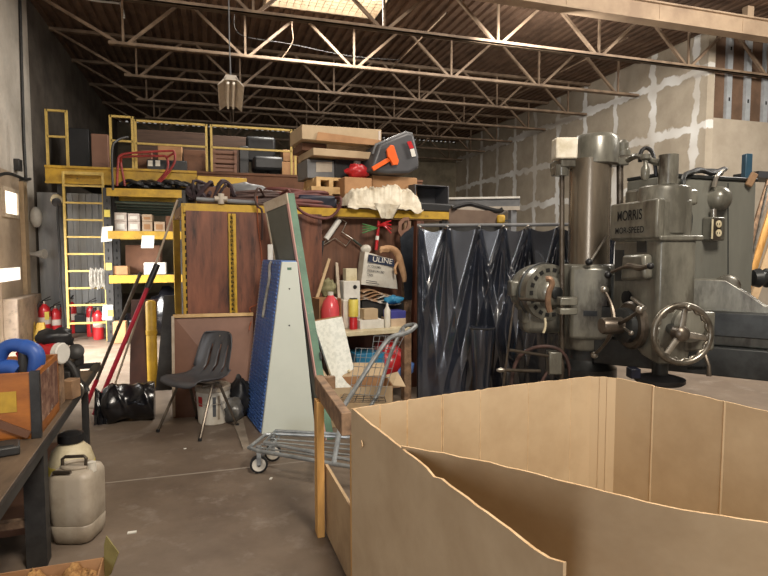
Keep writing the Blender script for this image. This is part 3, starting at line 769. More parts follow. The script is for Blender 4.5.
# orange cord down beside the blue rack
solo('cord', MB().tube(smoothpath([rp(257, 196, -.08), rp(258, 225, -.07), rp(262, 262, -.07), rp(259, 300, -.07), rp(250, 308, -.07), rp(252, 316, -.07), rp(249, 330, -.2)], 6), .006, 6), mat('orange cord', '#8f4a2c', rough=.6), 'thin orange brown cord hanging from the hose coil', 'cord')
# inner back boards right of the plywood with the bench
VB = .12
bb = MB(); rbox(bb, up(318, VB), up(418, VB), VB, VB + .03, .0, ZTOP - .1)
solo('backing_boards', bb, m_panel, 'brown upright boards behind the cluttered bench', 'boards')
for i, (px0, px1, m, lab) in enumerate(((404.5, 411, m_oldwood, 'grey brown upright post beside the hand saw'), (412, 419, m_ply, 'red brown slanted upright board next to the black film'))):
    v = -.06
    pt = MB(); a, b_ = rp(px0, 330, v), rp(px1, 330, v); c, d = rp(px1 + i * 5, 221, v), rp(px0 + i * 5, 221, v)
    k = 250 / 250
    a0, b0 = V((a.x, a.y, .0)), V((b_.x, b_.y, .0))
    pt.quadslab(a0, b0, c, d, AV, .07)
    solo('timber_post', pt, m, lab, 'post')
# ================================================================ BENCH with bottles and papers
ZBn = .76
VF = uof  # keep
pf = at_z(380, 330, ZBn); vf = (pf - RO).dot(AV)
bn = thing('shop_bench', 'pale topped bench below the white bag and hand saw', 'bench', rk(up(370), vf, 0))
ub0, ub1 = up(324, vf), up(413, vf)
build('top', rbox(MB(), ub0, ub1, vf, VB - .02, ZBn - .045, ZBn), m_cream, bn, .004)
for u in (ub0 + .05, ub1 - .05):
    for v in (vf + .05, VB - .08): build('leg', rbox(MB(), u - .04, u + .04, v - .04, v + .04, 0, ZBn - .045), m_oldwood, bn)
build('lower_shelf', rbox(MB(), ub0, ub1, vf + .1, VB - .02, .12, .15), m_oldwood, bn)
def bench_pt(px, py, v): return rp(px, py, v)
def boxr(name, px0, px1, pt, pb, v, dep, m, label, cat, z0=None, bev=.003, group=None):
    u0, u1 = up(px0, v), up(px1, v); zt = rp((px0 + px1) / 2, pt, v).z; zb = rp((px0 + px1) / 2, pb, v).z if z0 is None else z0
    return solo(name, rbox(MB(), u0, u1, v, v + dep, zb, zt), m, label, cat, group, bev)
vm = vf + .12
# pink jug in a carton
ca = thing('open_carton', 'open brown carton holding the pink fluid jug', 'carton', rk(up(328, vm), vm, ZBn))
u0, u1 = up(319, vm), up(341, vm); zt = rp(326, 299, vm).z
# carton stands on the bench end: back, sides, base
for nm, bx in (('side', (u0, u0 + .006, vm, vm + .25, ZBn, zt)), ('side', (u1 - .006, u1, vm, vm + .25, ZBn, zt)), ('back', (u0, u1, vm + .244, vm + .25, ZBn, zt)), ('base', (u0, u1, vm, vm + .25, ZBn, ZBn + .006)), ('front', (u0, u1, vm, vm + .006, ZBn, ZBn + .05))):
    build(nm, rbox(MB(), *bx), m_card2, ca)
jc = rk(up(331, vm + .1), vm + .12, ZBn + .008)
zj = rp(331, 292, vm + .1).z - jc.z
jg = thing('fluid_jug', 'clear plastic jug of pink washer fluid', 'jug', jc)
build('body', MB().lathe(jc, ZU, [(0, .085), (.01, .1), (zj * .55, .1), (zj * .75, .075), (zj * .88, .035), (zj * .92, .028)], 20), m_juice, jg)
build('cap', MB().cyl(jc + ZU * (zj * .9), jc + ZU * zj, .03), m_whiteplastic, jg)
build('handle', MB().tube(smoothpath([jc + AU * .07 + ZU * zj * .5, jc + AU * .1 + ZU * zj * .65, jc + AU * .07 + ZU * zj * .78, jc + AU * .03 + ZU * zj * .85], 4), .012, 8), m_whiteplastic, jg)
# cans
cz = rk(up(355, vm), vm + .05, ZBn)
r_ = (up(360, vm) - up(350.5, vm)) / 2
rc = thing('paint_can', 'small red paint can at the front of the bench', 'can', cz)
zc = rp(356, 318, vm).z
build('body', MB().lathe(cz, ZU, [(0, r_ * .8), (zc - ZBn, r_ * .8), (zc - ZBn + .004, r_ * .76)], 18), m_red, rc)
build('lid', MB().cyl(V((cz.x, cz.y, zc)), V((cz.x, cz.y, zc + .012)), r_ * .74), m_steel, rc)
yc = V((cz.x, cz.y, zc + .012)); zy = rp(355, 300, vm).z
yl = thing('paint_can', 'yellow labelled round can standing on the red can', 'can', yc)
build('body', MB().lathe(yc, ZU, [(0, r_), (zy - yc.z, r_), (zy - yc.z + .004, r_ * .95)], 18), m_tape, yl)
build('lid', MB().cyl(V((yc.x, yc.y, zy)), V((yc.x, yc.y, zy + .015)), r_ * .8), m_darksteel, yl)
sb = rk(up(388, vm), vm + .02, ZBn); zs = rp(388, 303, vm).z
sp = thing('spray_bottle', 'slim white bottle on the bench right of the red can', 'bottle', sb)
h = zs - ZBn
build('body', MB().lathe(sb, ZU, [(0, .033), (h * .7, .034), (h * .8, .022), (h * .84, .016)], 16), m_whiteplastic, sp)
build('nozzle', MB().lathe(sb + ZU * h * .84, ZU, [(0, .015), (h * .08, .013), (h * .16, .007)], 12), m_white, sp)
boxr('flat_box', 360, 384, 320, 327, vm, .15, m_white, 'flat white box lying on the bench between can and bottle', 'box', ZBn)
boxr('small_carton', 364, 378, 309, 319.5, vm + .03, .12, m_card, 'small brown carton on the flat white box', 'carton', rp(370, 320, vm).z + .001)
boxr('canister', 343, 350, 300, 327, vm + .1, .1, m_whiteplastic, 'pale canister on the bench beside the pink jug', 'canister', ZBn, .01)
boxr('file_box', 343.5, 360, 281, 308, vm + .3, .15, m_white, 'white box with a round black dot on the bench behind the cans', 'box', ZBn, .004)
o = rp(355, 287, vm + .298); fb = bpy.data.objects['file_box']; build('dot', MB().cyl(o + AV * .003, o - AV * .003, .022, n=14), m_black, fb)
boxr('small_box', 346, 357, 268.5, 280.5, vm + .34, .1, m_cream, 'small cream box on top of the white box with a black dot', 'box', rp(352, 281, vm + .3).z)
zst = ZBn
boxr('blue_box', 391, 406, 311, 318, vm + .06, .2, mat('violet blue carton', '#3d3f8a', '#30326f', rough=.5), 'violet blue box at the right of the bench', 'box', rp(398, 323, vm).z + .001)
boxr('small_carton', 391, 406, 318.5, 327, vm + .05, .25, m_tanbox, 'tan carton under the violet blue box', 'carton', ZBn)
# pile of folded papers and film on the bench
pz = rp(380, 311, vm + .35).z
boxr('parts_bin', 362, 404, 299, 319, vm + .35, .2, m_darksteel, 'dark grey bin on the bench under the folded paper pile', 'bin', ZBn, .006)
random.seed(12); pp = MB()
for k in range(7):
    z = pz + .1 + k * .016; a = rk(up(357 + k * 1.2, vm + .3), vm + .32, z + .02); b = rk(up(402 - k * 1.5, vm + .3), vm + .32, z - .02)
    P = []
    for i in range(9):
        t = i / 8; c = lerp(a, b, t) + ZU * (.03 * math.sin(t * 6 + k)); P.append([c, c + AV * .12 + ZU * .006, c + AV * .25])
    pp.grid(P, (0, 0, .008))
solo('paper_pile', pp, [mat('crumpled kraft paper', '#b58f6c', '#8d6a4c', rough=.8, scale=8, c3='#cfc9bd', scale3=5, lo3=.5, hi3=.6)], 'messy pile of folded brown paper under the white bag', 'papers')
fm = MB(); a = rp(393, 298, vm + .25); lumpy('blue_film_bundle', a + ZU * -.02, .075, m_cyanblue, 'crumpled light blue film at the right end of the paper pile', 'film', (1.2, .8, .55), 8, .3)
# leaning strips left of the bag
for (px0, py0, px1, py1, m, lab) in ((317, 297, 329, 259, m_plyside, 'thin pale stick leaning behind the pink jug'), (339, 300, 336.5, 263, m_palefrm, 'short white strip leaning upright left of the small cream box')):
    a, b_ = rp(px0, py0, vm + .3), rp(px1, py1, VB - .05); a = lerp(b_, a, (b_.z - ZBn) / (b_.z - a.z))
    solo('wood_stick', MB().bar(a, b_, .03, .025, AV), m, lab, 'stick')
lumpy('plant_scraps', rk(up(328, VB - .15), VB - .15, rp(328, 288, VB - .1).z), .075, mat('dry fibre', '#8f8a68', '#6a6549', rough=.9, scale=14), 'pale dry fibrous scraps behind the carton with the jug', 'scraps', (1, .6, 1.1), 6, .35)
# white printed bag hung on the boards
vb = -.06
A, B, C_, D = rp(361, 284.5, vb), rp(397.5, 289, vb), rp(394, 260, vb), rp(365, 251.5, vb)
bg = thing('white_bag', 'white printed bag with a dark blue name band hanging above the bench', 'bag', lerp(A, B, .5))
P = []
for i in range(9):
    r0, r1 = lerp(A, D, i / 8), lerp(B, C_, i / 8)
    P.append([lerp(r0, r1, j / 10) - AV * (.05 * math.sin(pi * j / 10) ** .5 * math.sin(pi * min(1, (i + .6) / 8.6)) ** .5) for j in range(11)])
bag_body = build('body', MB().grid(P, AV * .06), m_whiteplastic, bg)
build('side', MB().quadslab(A, D, D + AV * .06 - AU * .03, A + AV * .06 - AU * .03, AV, .01), m_dirtywhite, bg)
sack_c = rp(367, 249, vb); build('neck', MB().sphere(sack_c + AV * .03, .055, 14, (1.1, .6, .9)), m_whiteplastic, bg)
xd = (B - A).normalized(); yd = (D - A).normalized(); off = -AV * .056
def onbag(s, t): return lerp(lerp(A, B, s), lerp(D, C_, s), t) + off
q = [onbag(.07, .71), onbag(.92, .74), onbag(.92, .98), onbag(.07, .93)]
build('name_band', MB().quadslab(*q, AV, .012), m_ink, bg)
build('lettering', text_mesh('ULINE', onbag(.2, .748) - AV * .008, xd, yd, .055, .235, bold=.004), m_paper, bg)
for s, (tx, wd, hh) in zip((.55, .42, .29), (('ECONOMY', .16, .025), ('REINFORCED', .2, .025), ('TAPE', .07, .025))):
    build('lettering', text_mesh(tx, onbag(.07, s) - AV * .008, xd, yd, hh, wd, bold=.01), m_inkgrey, bg)
for s in (.13, .07): build('fine_print', MB().quadslab(onbag(.07, s), onbag(.5 - s, s), onbag(.5 - s, s + .02), onbag(.07, s + .02), AV, -.002), m_inkgrey, bg)
# glove over the bag corner
gl = MB(); g = [rp(380, 249, -0.120), rp(390, 248.5, -0.140), rp(397, 253, -0.140), rp(401, 265, -0.140), rp(404, 276, -0.140), rp(404.5, 282, -0.140)]
P = smoothpath(g, 5); rr = [.016 + .024 * math.sin(pi * min(1, (i + 4) / (len(P) + 4))) for i in range(len(P))]
gl.tube(P, rr, 12)
gv = thing('work_glove', 'tan leather work glove draped over the white bag corner', 'glove', g[5])
build('palm', gl, m_glove, gv, ang=70)
for k in range(4): build('finger', MB().tube(smoothpath([rp(391 - k, 249 + k * .8, -0.150), rp(384 - k, 248.4 + k * .9, -0.175), rp(379.5 + k * .6, 250 + k, -0.180)], 4), [.013] * 8 + [.008], 8), m_glove, gv, ang=70)
build('thumb', MB().tube(smoothpath([rp(398, 262, -0.150), rp(395, 268, -0.175), rp(396, 274, -0.170)], 4), .015, 8), m_glove, gv, ang=70)
# red tube with ribbons
rt = thing('ribbon_roll', 'red tube tied with red and green ribbons above the white bag', 'ribbon', rp(377, 250, -0.020))
build('tube', MB().cyl(rp(376, 250, -0.020), rp(379, 221, -0.020), .018), m_red, rt)
build('band', MB().cyl(rp(377, 240, -0.020), rp(377.4, 236, -0.020), .0195), m_paper, rt)
for k in range(4):
    build('ribbon_tail', MB().tube(smoothpath([rp(377.5, 228, -0.040), rp(370, 226 + k * 1.5, -0.080), rp(362.5, 224 + k * 3, -0.060)], 4), .008, 6), m_ribbon, rt)
    build('ribbon_loop', MB().tube(smoothpath([rp(378, 226, -0.040), rp(384, 223 + k, -0.090), rp(391, 221 + k * 4, -0.070)], 4), .009, 6), m_red, rt)
# paint roller
pr = thing('paint_roller', 'paint roller with white sleeve hung on the brown boards', 'paint roller', rp(330, 252, 0.060))
build('sleeve', MB().lathe(rp(339.5, 219.5, 0.060), rp(326, 239, 0.060) - rp(339.5, 219.5, 0.060), [(0, .025), (.004, .03), ((rp(326, 239, 0.060) - rp(339.5, 219.5, 0.060)).length, .03)], 16), m_white, pr)
build('frame', MB().tube([rp(340, 218, 0.060), rp(346.5, 222.5, 0.060), rp(342, 232, 0.060), rp(351, 238, 0.060), rp(364, 248, 0.060)], .006, 8), m_steel, pr)
build('handle', MB().cyl(rp(353, 239.5, 0.060), rp(363, 247.5, 0.060), .012), m_greenpipe, pr)
sc = thing('wire_hook', 'dark wire hook tool hanging below the paint roller', 'hook', rp(321, 268, 0.060))
build('wire', MB().tube([rp(326, 240, 0.080), rp(320, 247, 0.080), rp(335, 238, 0.080), rp(346, 246, 0.080), rp(352, 238, 0.080)], .005, 6), m_steel, sc)
build('grip', MB().tube(smoothpath([rp(323, 241, 0.060), rp(322, 250, 0.050), rp(319.5, 267, 0.060)], 4), .014, 8), m_black, sc)
# hand saw
hs = thing('hand_saw', 'hand saw with brown wooden handle hanging beside the post', 'saw', rp(408, 300, -.1))
v = -.1
hd = MB(); outer = [(398, 231), (399, 222), (404, 217.5), (409, 217), (410, 224), (409, 230), (404, 233), (401, 237)]
inner = [(401.5, 229), (402, 224.5), (405, 221), (408, 220.5), (408, 224.5), (406.5, 228), (403.5, 230), (402, 231)]
nO = len(outer); vs = [rp(x, y, v) for x, y in outer] + [rp(x, y, v) for x, y in inner]; vs += [p + AV * .022 for p in vs]
fs = []
for i in range(nO):
    j = (i + 1) % nO
    fs += [(i, j, nO + j, nO + i), (2 * nO + i, 2 * nO + j, 3 * nO + j, 3 * nO + i), (i, j, 2 * nO + j, 2 * nO + i), (nO + i, nO + j, 3 * nO + j, 3 * nO + i)]
hd.add(vs, fs); build('handle', hd, m_ply2, hs, .002)
build('blade', MB().prism([rp(400, 236, v + .008), rp(413.5, 226, v + .008), rp(412, 300, v + .008), rp(405, 300, v + .008)], AV * .003), mat('blued saw steel', '#4b5058', '#3b3f46', rough=.35, metal=.7, scale=6), hs)
# goods under the bench
boxr('plastic_crate', 356, 385, 353, 371, vf + .12, .3, m_cyanblue, 'light blue plastic crate under the bench behind the cart wires', 'crate', .152, .01)
lumpy('red_bag', rk(up(397, vf), vf + .25, .36), .2, m_red, 'crumpled red bag under the right of the bench', 'bag', (.9, .7, 1), 3, .25)
lumpy('blue_bag', rk(up(409, vf), vf + .2, .3), .12, m_blue, 'small blue bundle beside the red bag under the bench', 'bundle', (1.1, .7, .8), 5, .25)
# speckled board leaning by the bench
A, B, C_, D = floor_at(346, 424), floor_at(366, 419), at_h(342, 316, 5.35), at_h(313, 321, 5.2)
A = floor_at(346, 418); B = floor_at(364.5, 414)
d5 = lambda p: (p - CAM).dot(FWDH)
D = at_h(313, 321, d5(A) + .18); C_ = at_h(342, 316, d5(B) + .18)
sbd = thing('speckled_board', 'white speckled laminate board leaning before the bench', 'board', A)
nb = (B - A).cross(D - A).normalized(); nb = nb if nb.y > 0 else -nb
build('sheet', MB().quadslab(A, B, C_, D, nb, .03), m_marble, sbd, .003)
build('edge_band', MB().bar(D + nb * .015 + ZU * .004, C_ + nb * .015 + ZU * .004, .032, .008), m_card2, sbd)
build('knob', MB().sphere(lerp(lerp(A, B, .75), lerp(D, C_, .75), .44) - nb * .006, .017, 12), m_cream, sbd)
# ================================================================ GOODS ON THE FRONT RACK
ZP = ZTOP
def tb(name, px0, px1, pt, pb, v, dep, m, label, cat, group=None, z0=None, bev=.006, tilt=0):
    u0, u1 = up(px0, v), up(px1, v); pm = (px0 + px1) / 2
    zt = rp(pm, pt, v).z; zb = rp(pm, pb, v).z if z0 is None else z0
    mb = MB().hexa([rk(u0, v, zb), rk(u1, v, zb - tilt), rk(u1, v + dep, zb - tilt), rk(u0, v + dep, zb)], [rk(u0, v, zt), rk(u1, v, zt - tilt), rk(u1, v + dep, zt - tilt), rk(u0, v + dep, zt)])
    return solo(name, mb, m, label, cat, group, bev)
GC = 'cartons piled on the front rack'
V1 = .45
# pile: pallets, dark boxes, flat cartons, long carton
def pallet(px0, px1, pt, v, dep, z0, label, h=.1):
    u0, u1 = up(px0, v), up(px1, v); p_ = thing('wooden_pallet', label, 'pallet', rk((u0 + u1) / 2, v, z0), 'small pallets on the front rack')
    for k in range(3):
        uu = u0 + (u1 - u0) * k / 2 * .86; build('block', rbox(MB(), uu, uu + (u1 - u0) * .14, v, v + dep, z0, z0 + h * .7), m_pallet, p_)
    for k in range(4):
        vv = v + dep * k / 4; build('slat', rbox(MB(), u0, u1, vv, vv + dep * .2, z0 + h * .7, z0 + h), m_pallet, p_)
    return z0 + h
z1 = pallet(312, 348, 0, V1 - .2, .55, ZP, 'lower small wooden pallet on the front rack beside the hose', rp(330, 189, V1).z - ZP)
z2 = pallet(317, 346, 0, V1 - .15, .5, z1 + .001, 'upper small wooden pallet on the front rack beside the hose', .11)
zb0 = z2 + .001
tb('storage_case', 308, 335, 160, 174, V1, .4, m_grey, 'grey framed case under the flat cartons, left one', 'case', z0=zb0)
A_, B_ = rp(317, 171, V1 - .002), rp(331, 163, V1 - .002)
sc_ = bpy.data.objects['storage_case']; build('panel', MB().quadslab(rp(316, 172, V1), rp(332, 172, V1), rp(332, 162, V1), rp(316, 162, V1), -AV, .006), m_lampwhite, sc_)
tb('storage_case', 335.5, 371, 159.5, 174, V1, .4, m_black, 'black case under the flat cartons, right of the grey case', 'case', z0=zb0)
zf = rp(340, 159.5, V1).z
tb('flat_carton', 314, 373, 150, 159, V1 - .15, .6, m_card, 'wide flat carton lying on the two cases', 'carton', GC, z0=zf + .001, tilt=.0)
zg = rp(343, 150, V1 - .15).z
tb('storage_box', 303, 327, 143.5, 149.5, V1 + .05, .4, m_carddark, 'dark brown box between the flat carton and the long top carton', 'box', z0=zg + .001)
tb('storage_box', 327.5, 372, 145, 149.5, V1 + .05, .4, m_plyside, 'pale slatted box between the flat carton and the long top carton', 'box', z0=zg + .001)
zh = rp(320, 143.2, V1 + .05).z
lc = thing('long_carton', 'long pale carton on top of the front rack pile', 'carton', rk(up(340, V1), V1, zh))
v = V1 - .1; u0, u1 = up(303, v), up(381.5, v); zt0 = rp(303, 124.5, v).z; zt1 = rp(381, 129.5, v).z
build('body', MB().hexa([rk(u0, v, zh), rk(u1, v, zh), rk(u1, v + .5, zh), rk(u0, v + .5, zh)], [rk(u0, v, zt0), rk(u1, v, zt1), rk(u1, v + .5, zt1), rk(u0, v + .5, zt0)]), m_card, lc, .006)
build('flap', MB().quadslab(rk(u0 + .18, v - .01, zh + .09), rk(u1 - .01, v - .01, zh + .06), rk(u1 - .01, v - .02, zh - .005), rk(u0 + .15, v - .02, zh - .005), -AV, .006), m_card2, lc)
build('tape', MB().quadslab(rp(378.5, 141.5, v), rp(380.5, 141.5, v), rp(380.5, 131, v), rp(378.5, 131, v), -AV, .003), m_whitebox, lc)
# carton under the tub and small orange bits
tb('carton', 345, 372, 177.5, 200, .1, .35, m_card2, 'brown carton under the orange handled black tub', 'carton', GC, z0=ZP)
tb('carton', 372.5, 417, 176.5, 196, .3, .4, m_card2, 'brown carton behind the crumpled white cloth', 'carton', GC, z0=ZP)
lumpy('red_rag', rp(358, 172, .3), .09, m_red, 'small crumpled red plastic piece left of the orange handle', 'rag', (1.3, .6, .8), 4, .3)
tb('small_carton', 355, 361, 161, 170, .42, .05, m_whitebox, 'small pale carton standing behind the red plastic piece', 'carton', bev=.002)
# black tub on its side with orange T handle
ztub = rp(395, 176.8, .3).z
tv = .18
poly = [(368, 176), (374, 158), (377, 149), (396, 141), (407, 136.5), (413, 138), (418, 160), (418.5, 172), (408, 178), (386, 178.5)]
mbt = MB(); c0 = [rp(x, y, tv) for x, y in poly]; cen = sum(c0, V((0, 0, 0))) / len(c0)
low = min(p.z for p in c0); lift = max(0, ztub + .002 - low)
sh = ZU * lift
tub = thing('plastic_tub', 'dark grey plastic tub tipped on its side with an orange T handle', 'tub', rk(uof(cen), tv, ztub))
ring0 = [p + sh for p in c0]; ring1 = [lerp(cen, p, .93) + AV * .02 - AV * .06 + sh for p in c0]; ring2 = [lerp(cen, p, 1.0) + AV * .4 + sh for p in c0]
build('body', MB().loft([ring1, ring0, ring2]), m_chair, tub, .02)
build('rim', MB().tube([p + AV * .03 for p in ring0[1:6]], .022, 8), m_grey, tub)
oh = -AV * .07
build('handle', MB().bar(rp(370, 174, tv) + oh + sh, rp(390, 162, tv) + oh + sh, .05, .03, AV), m_orangepl, tub, .004)
build('handle_grip', MB().prism([rp(x, y, tv) + oh + sh for x, y in ((383, 155), (387, 150.5), (390, 151), (395, 166), (394, 170), (389, 170.5), (386, 164), (384, 162))], -AV * .035), m_orangepl, tub, .006)
build('reflector', MB().quadslab(rp(407, 150, tv) + oh, rp(411, 149, tv) + oh, rp(408, 142, tv) + oh, rp(404, 143, tv) + oh, -AV, .006), m_red, tub, label='red reflective strip')
build('reflector', MB().quadslab(rp(409, 158, tv) + oh, rp(413, 157, tv) + oh, rp(411, 149.5, tv) + oh, rp(407, 150.5, tv) + oh, -AV, .006), m_white, tub, label='white reflective strip')
# hose coil and the loop that hangs down
cz0 = ZP + .03
hc = rk(up(297, .25), .28, cz0)
def coil(r, n, a, b, seed, dz=.022, rad=.016):
    random.seed(seed); mb = MB()
    for k in range(n):
        ka, kb = a * (1 - .045 * k) + random.uniform(-.03, .03), b * (1 - .05 * k); ox = random.uniform(-.06, .06); ph = random.uniform(0, 6)
        mb.tube([r + AU * (ka * math.cos(t) + ox) + AV * (kb * math.sin(t)) + ZU * (dz * k + .015 * math.sin(2 * t + ph)) for t in [2 * pi * i / 28 for i in range(28)]], rad, 8, True)
    return mb
solo('hose_coil', coil(hc, 10, .5, .28, 2, .017, .02), m_redhose, 'flattened coil of dark red hose on the front rack', 'hose')
solo('hose_coil', coil(rk(up(262, .25), .26, cz0), 8, .46, .22, 9, .016, .018), m_brownhose, 'brown hose coil on the front rack left of the red one', 'hose')
solo('hanging_hose', MB().tube(smoothpath([rk(up(283, 0), .2, ZP + .1), rp(288, 190, -.12), rp(292, 200, -.14), rp(301, 211, -.14), rp(314, 217, -.14), rp(328, 218, -.14), rp(338, 210, -.14), rp(340.5, 198, -.13), rk(up(337, 0), .2, ZP + .12)], 6), .015, 8), m_redhose, 'red brown hose loop drooping over the yellow beam', 'hose')
solo('hanging_hose', MB().tube(smoothpath([rk(up(270, 0), .15, ZP + .08), rp(259, 188, -.12), rp(255, 196, -.13), rp(257.5, 206, -.13), rp(262, 212, -.1), rp(262, 240, -.08)], 6), .011, 8), m_brownhose, 'thin brown hose end hanging left of the green door panel', 'hose')
# tarp edge and sacks at left
tb('steel_plate', 199, 248, 177, 180, .7, .2, m_yellow, 'long low yellow box on the rack top behind the grey sack', 'box', z0=ZP)
bpy.data.objects['steel_plate'].name = 'yellow_box'
lumpy('grey_sack', rk(up(248, .35), .42, ZP + .17), .19, m_grey, 'grey flattened sack on the rack top left of the hoses', 'sack', (1.1, .8, .5), 3, .15)
tb('carton', 201, 231, 187, 203, .1, .3, m_carddark, 'dark brown carton at the left of the rack top', 'carton', GC, z0=ZP)
tb('carton', 232, 262, 192, 203, .45, .2, m_orange, 'orange brown low carton on the rack top behind the hoses', 'carton', GC, z0=ZP)
cl = MB(); random.seed(21)
for k in range(14):
    a = rk(up(190, .2) + random.uniform(0, .28), random.uniform(.05, .4), ZP + .05 + random.random() * .02)
    h = .05 + .13 * random.random()
    cl.tube(smoothpath([a, a + AU * random.uniform(-.1, .15) + ZU * h, a + AU * random.uniform(.0, .25) + ZU * h * .8 + AV * .1, a + AU * random.uniform(.1, .3) + ZU * .02], 4), random.uniform(.014, .03), 6)
solo('cable_tangle', cl, m_purple, 'dark purple brown tangle of cables at the left end of the front rack', 'cables')
solo('grey_pipe', MB().cyl(rk(up(197, .05), .02, ZP + .045), rk(up(255, .05), .02, ZP + .03), .022), m_grey, 'grey pipe lying on the beam at the left of the rack top', 'pipe')
wb = rp(221, 199, 0); solo('pipe_tee', MB().cyl(wb + V((0, -.02, -.05)), wb + V((0, -.02, .05)), .03).cyl(wb + V((-.06, -.02, 0)), wb + V((.06, -.02, 0)), .026), m_lampwhite, 'small pale pipe tee on the grey pipe over the yellow beam', 'fitting')
tb('dark_bundle', 299, 338, 195, 204, .02, .3, m_navy, 'dark navy folded bundle under the red hose coil', 'bundle', z0=ZP - .0, bev=.03)
tb('carton', 262, 345, 190, 203, .75, .25, m_card2, 'low carton on the rack top behind the red hose coil', 'carton', GC, z0=ZP)
# white cloth
random.seed(31)
ua, ub_ = up(343, .05), up(416, .05)
P = []
nI, nJ = 90, 40
from mathutils import noise
zc_ = rp(385, 182, .1).z
for i in range(nI):
    s = i / (nI - 1); row = []
    for j in range(nJ):
        t = j / (nJ - 1)
        hgt = .62 * (zc_ - ZP) * (.72 + .28 * math.exp(-((s - .62) / .22) ** 2)) * (1 - abs(2 * t - 1) ** 6) * min(1, s * 8, (1 - s) * 8) ** .6
        q1 = noise.noise(V((s * 7, t * 2.6, 3.1))); q2 = noise.noise(V((s * 15 + 4, t * 7, 8.2))); q3 = noise.noise(V((s * 33, t * 15, 1.7)))
        fold = .10 * (.45 - abs(q1)) + .05 * (.4 - abs(q2)) + .03 * q3
        zed = ZP + .03 + hgt + fold * min(1, 3 * s + .3)
        if t < .12: zed = min(zed, ZP + .012 + hgt * .35 + (.12 * min(0, noise.noise(V((s * 7, 5, 2)))) ) * (1 - t / .12))
        else: zed = max(ZP + .006, zed)
        row.append(rk(ua + (ub_ - ua) * s + .02 * math.sin(t * 9 + s * 20), -.1 + .44 * t, zed))
    P.append(row)
# a tongue that hangs over the beam
cloth = MB().grid(P, (0, 0, -.004))
uc = up(385, -.05)
T = []
for i in range(15):
    s = i / 14; w_ = .16 * (1 - .55 * s)
    T.append([rk(uc + (k / 8 - .5) * 2 * w_, -.11 - .02 * math.sin(k * 1.9 + s * 3), ZP + .06 - .16 * s) for k in range(9)])
cloth.grid(T, AV * .006)
solo('dust_sheet', cloth, m_cloth, 'crumpled dirty white cloth spilling over the yellow beam', 'cloth', ang=80)
# black bin and dark stuff at the right end
v = .1; u0, u1 = up(416, v), up(451, v); zt = rp(433, 184.5, v).z; zbn = rp(433, 203, v).z
zbase = ZP + .05
bn2 = thing('black_bin', 'black open-fronted bin at the right end of the rack top', 'bin', rk((u0 + u1) / 2, v, zbase))
for nm, bx in (('base', (u0, u1, v, v + .35, zbase, zbase + .015)), ('top', (u0, u1 - .03, v + .06, v + .35, zt - .012, zt)), ('side', (u0, u0 + .015, v + .03, v + .35, zbase, zt)), ('side', (u1 - .03, u1 - .015, v + .03, v + .35, zbase, zt)), ('back', (u0, u1, v + .335, v + .35, zbase, zt)), ('lip', (u0, u1, v, v + .012, zbase, zbase + .03))):
    build(nm, rbox(MB(), *bx), m_chair, bn2, .004)
tb('dark_bundle', 420, 455, 203, 211, .03, .4, m_black, 'black folded sheet under the open black bin', 'bundle', z0=ZP + .0, bev=.02)
# ================================================================ BLACK FILM CURTAIN on a rail
DA, DB = 5.75, 5.5
ca_, cb_ = at_h(419, 250, DA), at_h(612, 250, DB)
CX = (V((cb_.x, cb_.y, 0)) - V((ca_.x, ca_.y, 0))); CL = CX.length; CX.normalize(); CN = V((CX.y, -CX.x, 0))
if CN.y > 0: CN = -CN
C0 = V((ca_.x, ca_.y, 0))
ZC = at_h(500, 226, (DA + DB) / 2).z
def pxs(px): p = at_plane(px, 250, C0, CN); return (p - C0).dot(CX)
pins = [pxs(p) for p in (420, 447, 479, 503, 527, 559, 584, 611)]
curt = thing('film_curtain', 'glossy black film curtain hung between the bench and the drill', 'curtain', C0 + CX * CL / 2)
nx, nz = 220, 60
P = []
random.seed(4)
fo = [random.uniform(-.35, .35) for _ in pins]
amp = [[random.uniform(.03, .11) for _ in range(4)] for _ in pins]
for j in range(nz):
    t = j / (nz - 1)            # 0 at top
    row = []
    for i in range(nx):
        s = CL * i / (nx - 1)
        k = max([q for q in range(len(pins)) if pins[q] <= s + 1e-6] or [0]); k = min(k, len(pins) - 2)
        a, b = pins[k], pins[k + 1]; f = min(1, max(0, (s - a) / (b - a)))
        sag = .055 * (4 * f * (1 - f)) * (1 - t) ** 3
        near = min(f, 1 - f)
        ridge = .025 * math.exp(-(near / (.06 + .3 * t)) ** 2) * (1 - .6 * t)
        # diagonal creases radiating from the pins
        cre = 0
        for m_ in range(len(pins)):
            dx = s - pins[m_]; 
            for q_, sl in enumerate((fo[m_] * .5 + .02, fo[m_] * .5 + .3, fo[m_] * .5 - .3)):
                cre += amp[m_][q_] * max(0, 1 - abs(dx - sl * t * 1.1) / (.02 + .10 * t)) * math.exp(-1.0 * t)
        slow = .03 * math.sin(s * 5.3 + t * 2.0) * t + .008 * math.sin(t * 9 + s * 4) * math.sin(s * 6)
        row.append(C0 + CX * s + CN * (ridge + cre + slow) + V((0, 0, ZC - sag - t * (ZC - .015) )))
    P.append(row)
m_film = mat('black polythene film', '#22262f', '#2b303c', rough=.24, spec=1, coat=.6, scale=3, bump=.05, bscale=7)
build('film', MB().grid(P, CN * -.003), m_film, curt, ang=75)
vpx, vpt, vpb = (469, 495), 326, 328
build('rail', MB().cyl(C0 + CX * -.02 + ZU * (ZC + .012) - CN * .02, C0 + CX * CL + ZU * (ZC + .012) - CN * .02, .017), m_grey, curt)
for s in pins: build('clip', MB().sphere(C0 + CX * s + CN * .045 + ZU * (ZC - .005), .016, 8), m_lampwhite, curt)
for s in (0, CL): build('post', MB().cyl(C0 + CX * s - CN * .03, C0 + CX * s - CN * .03 + ZU * (ZC + .02), .02), m_darksteel, curt)
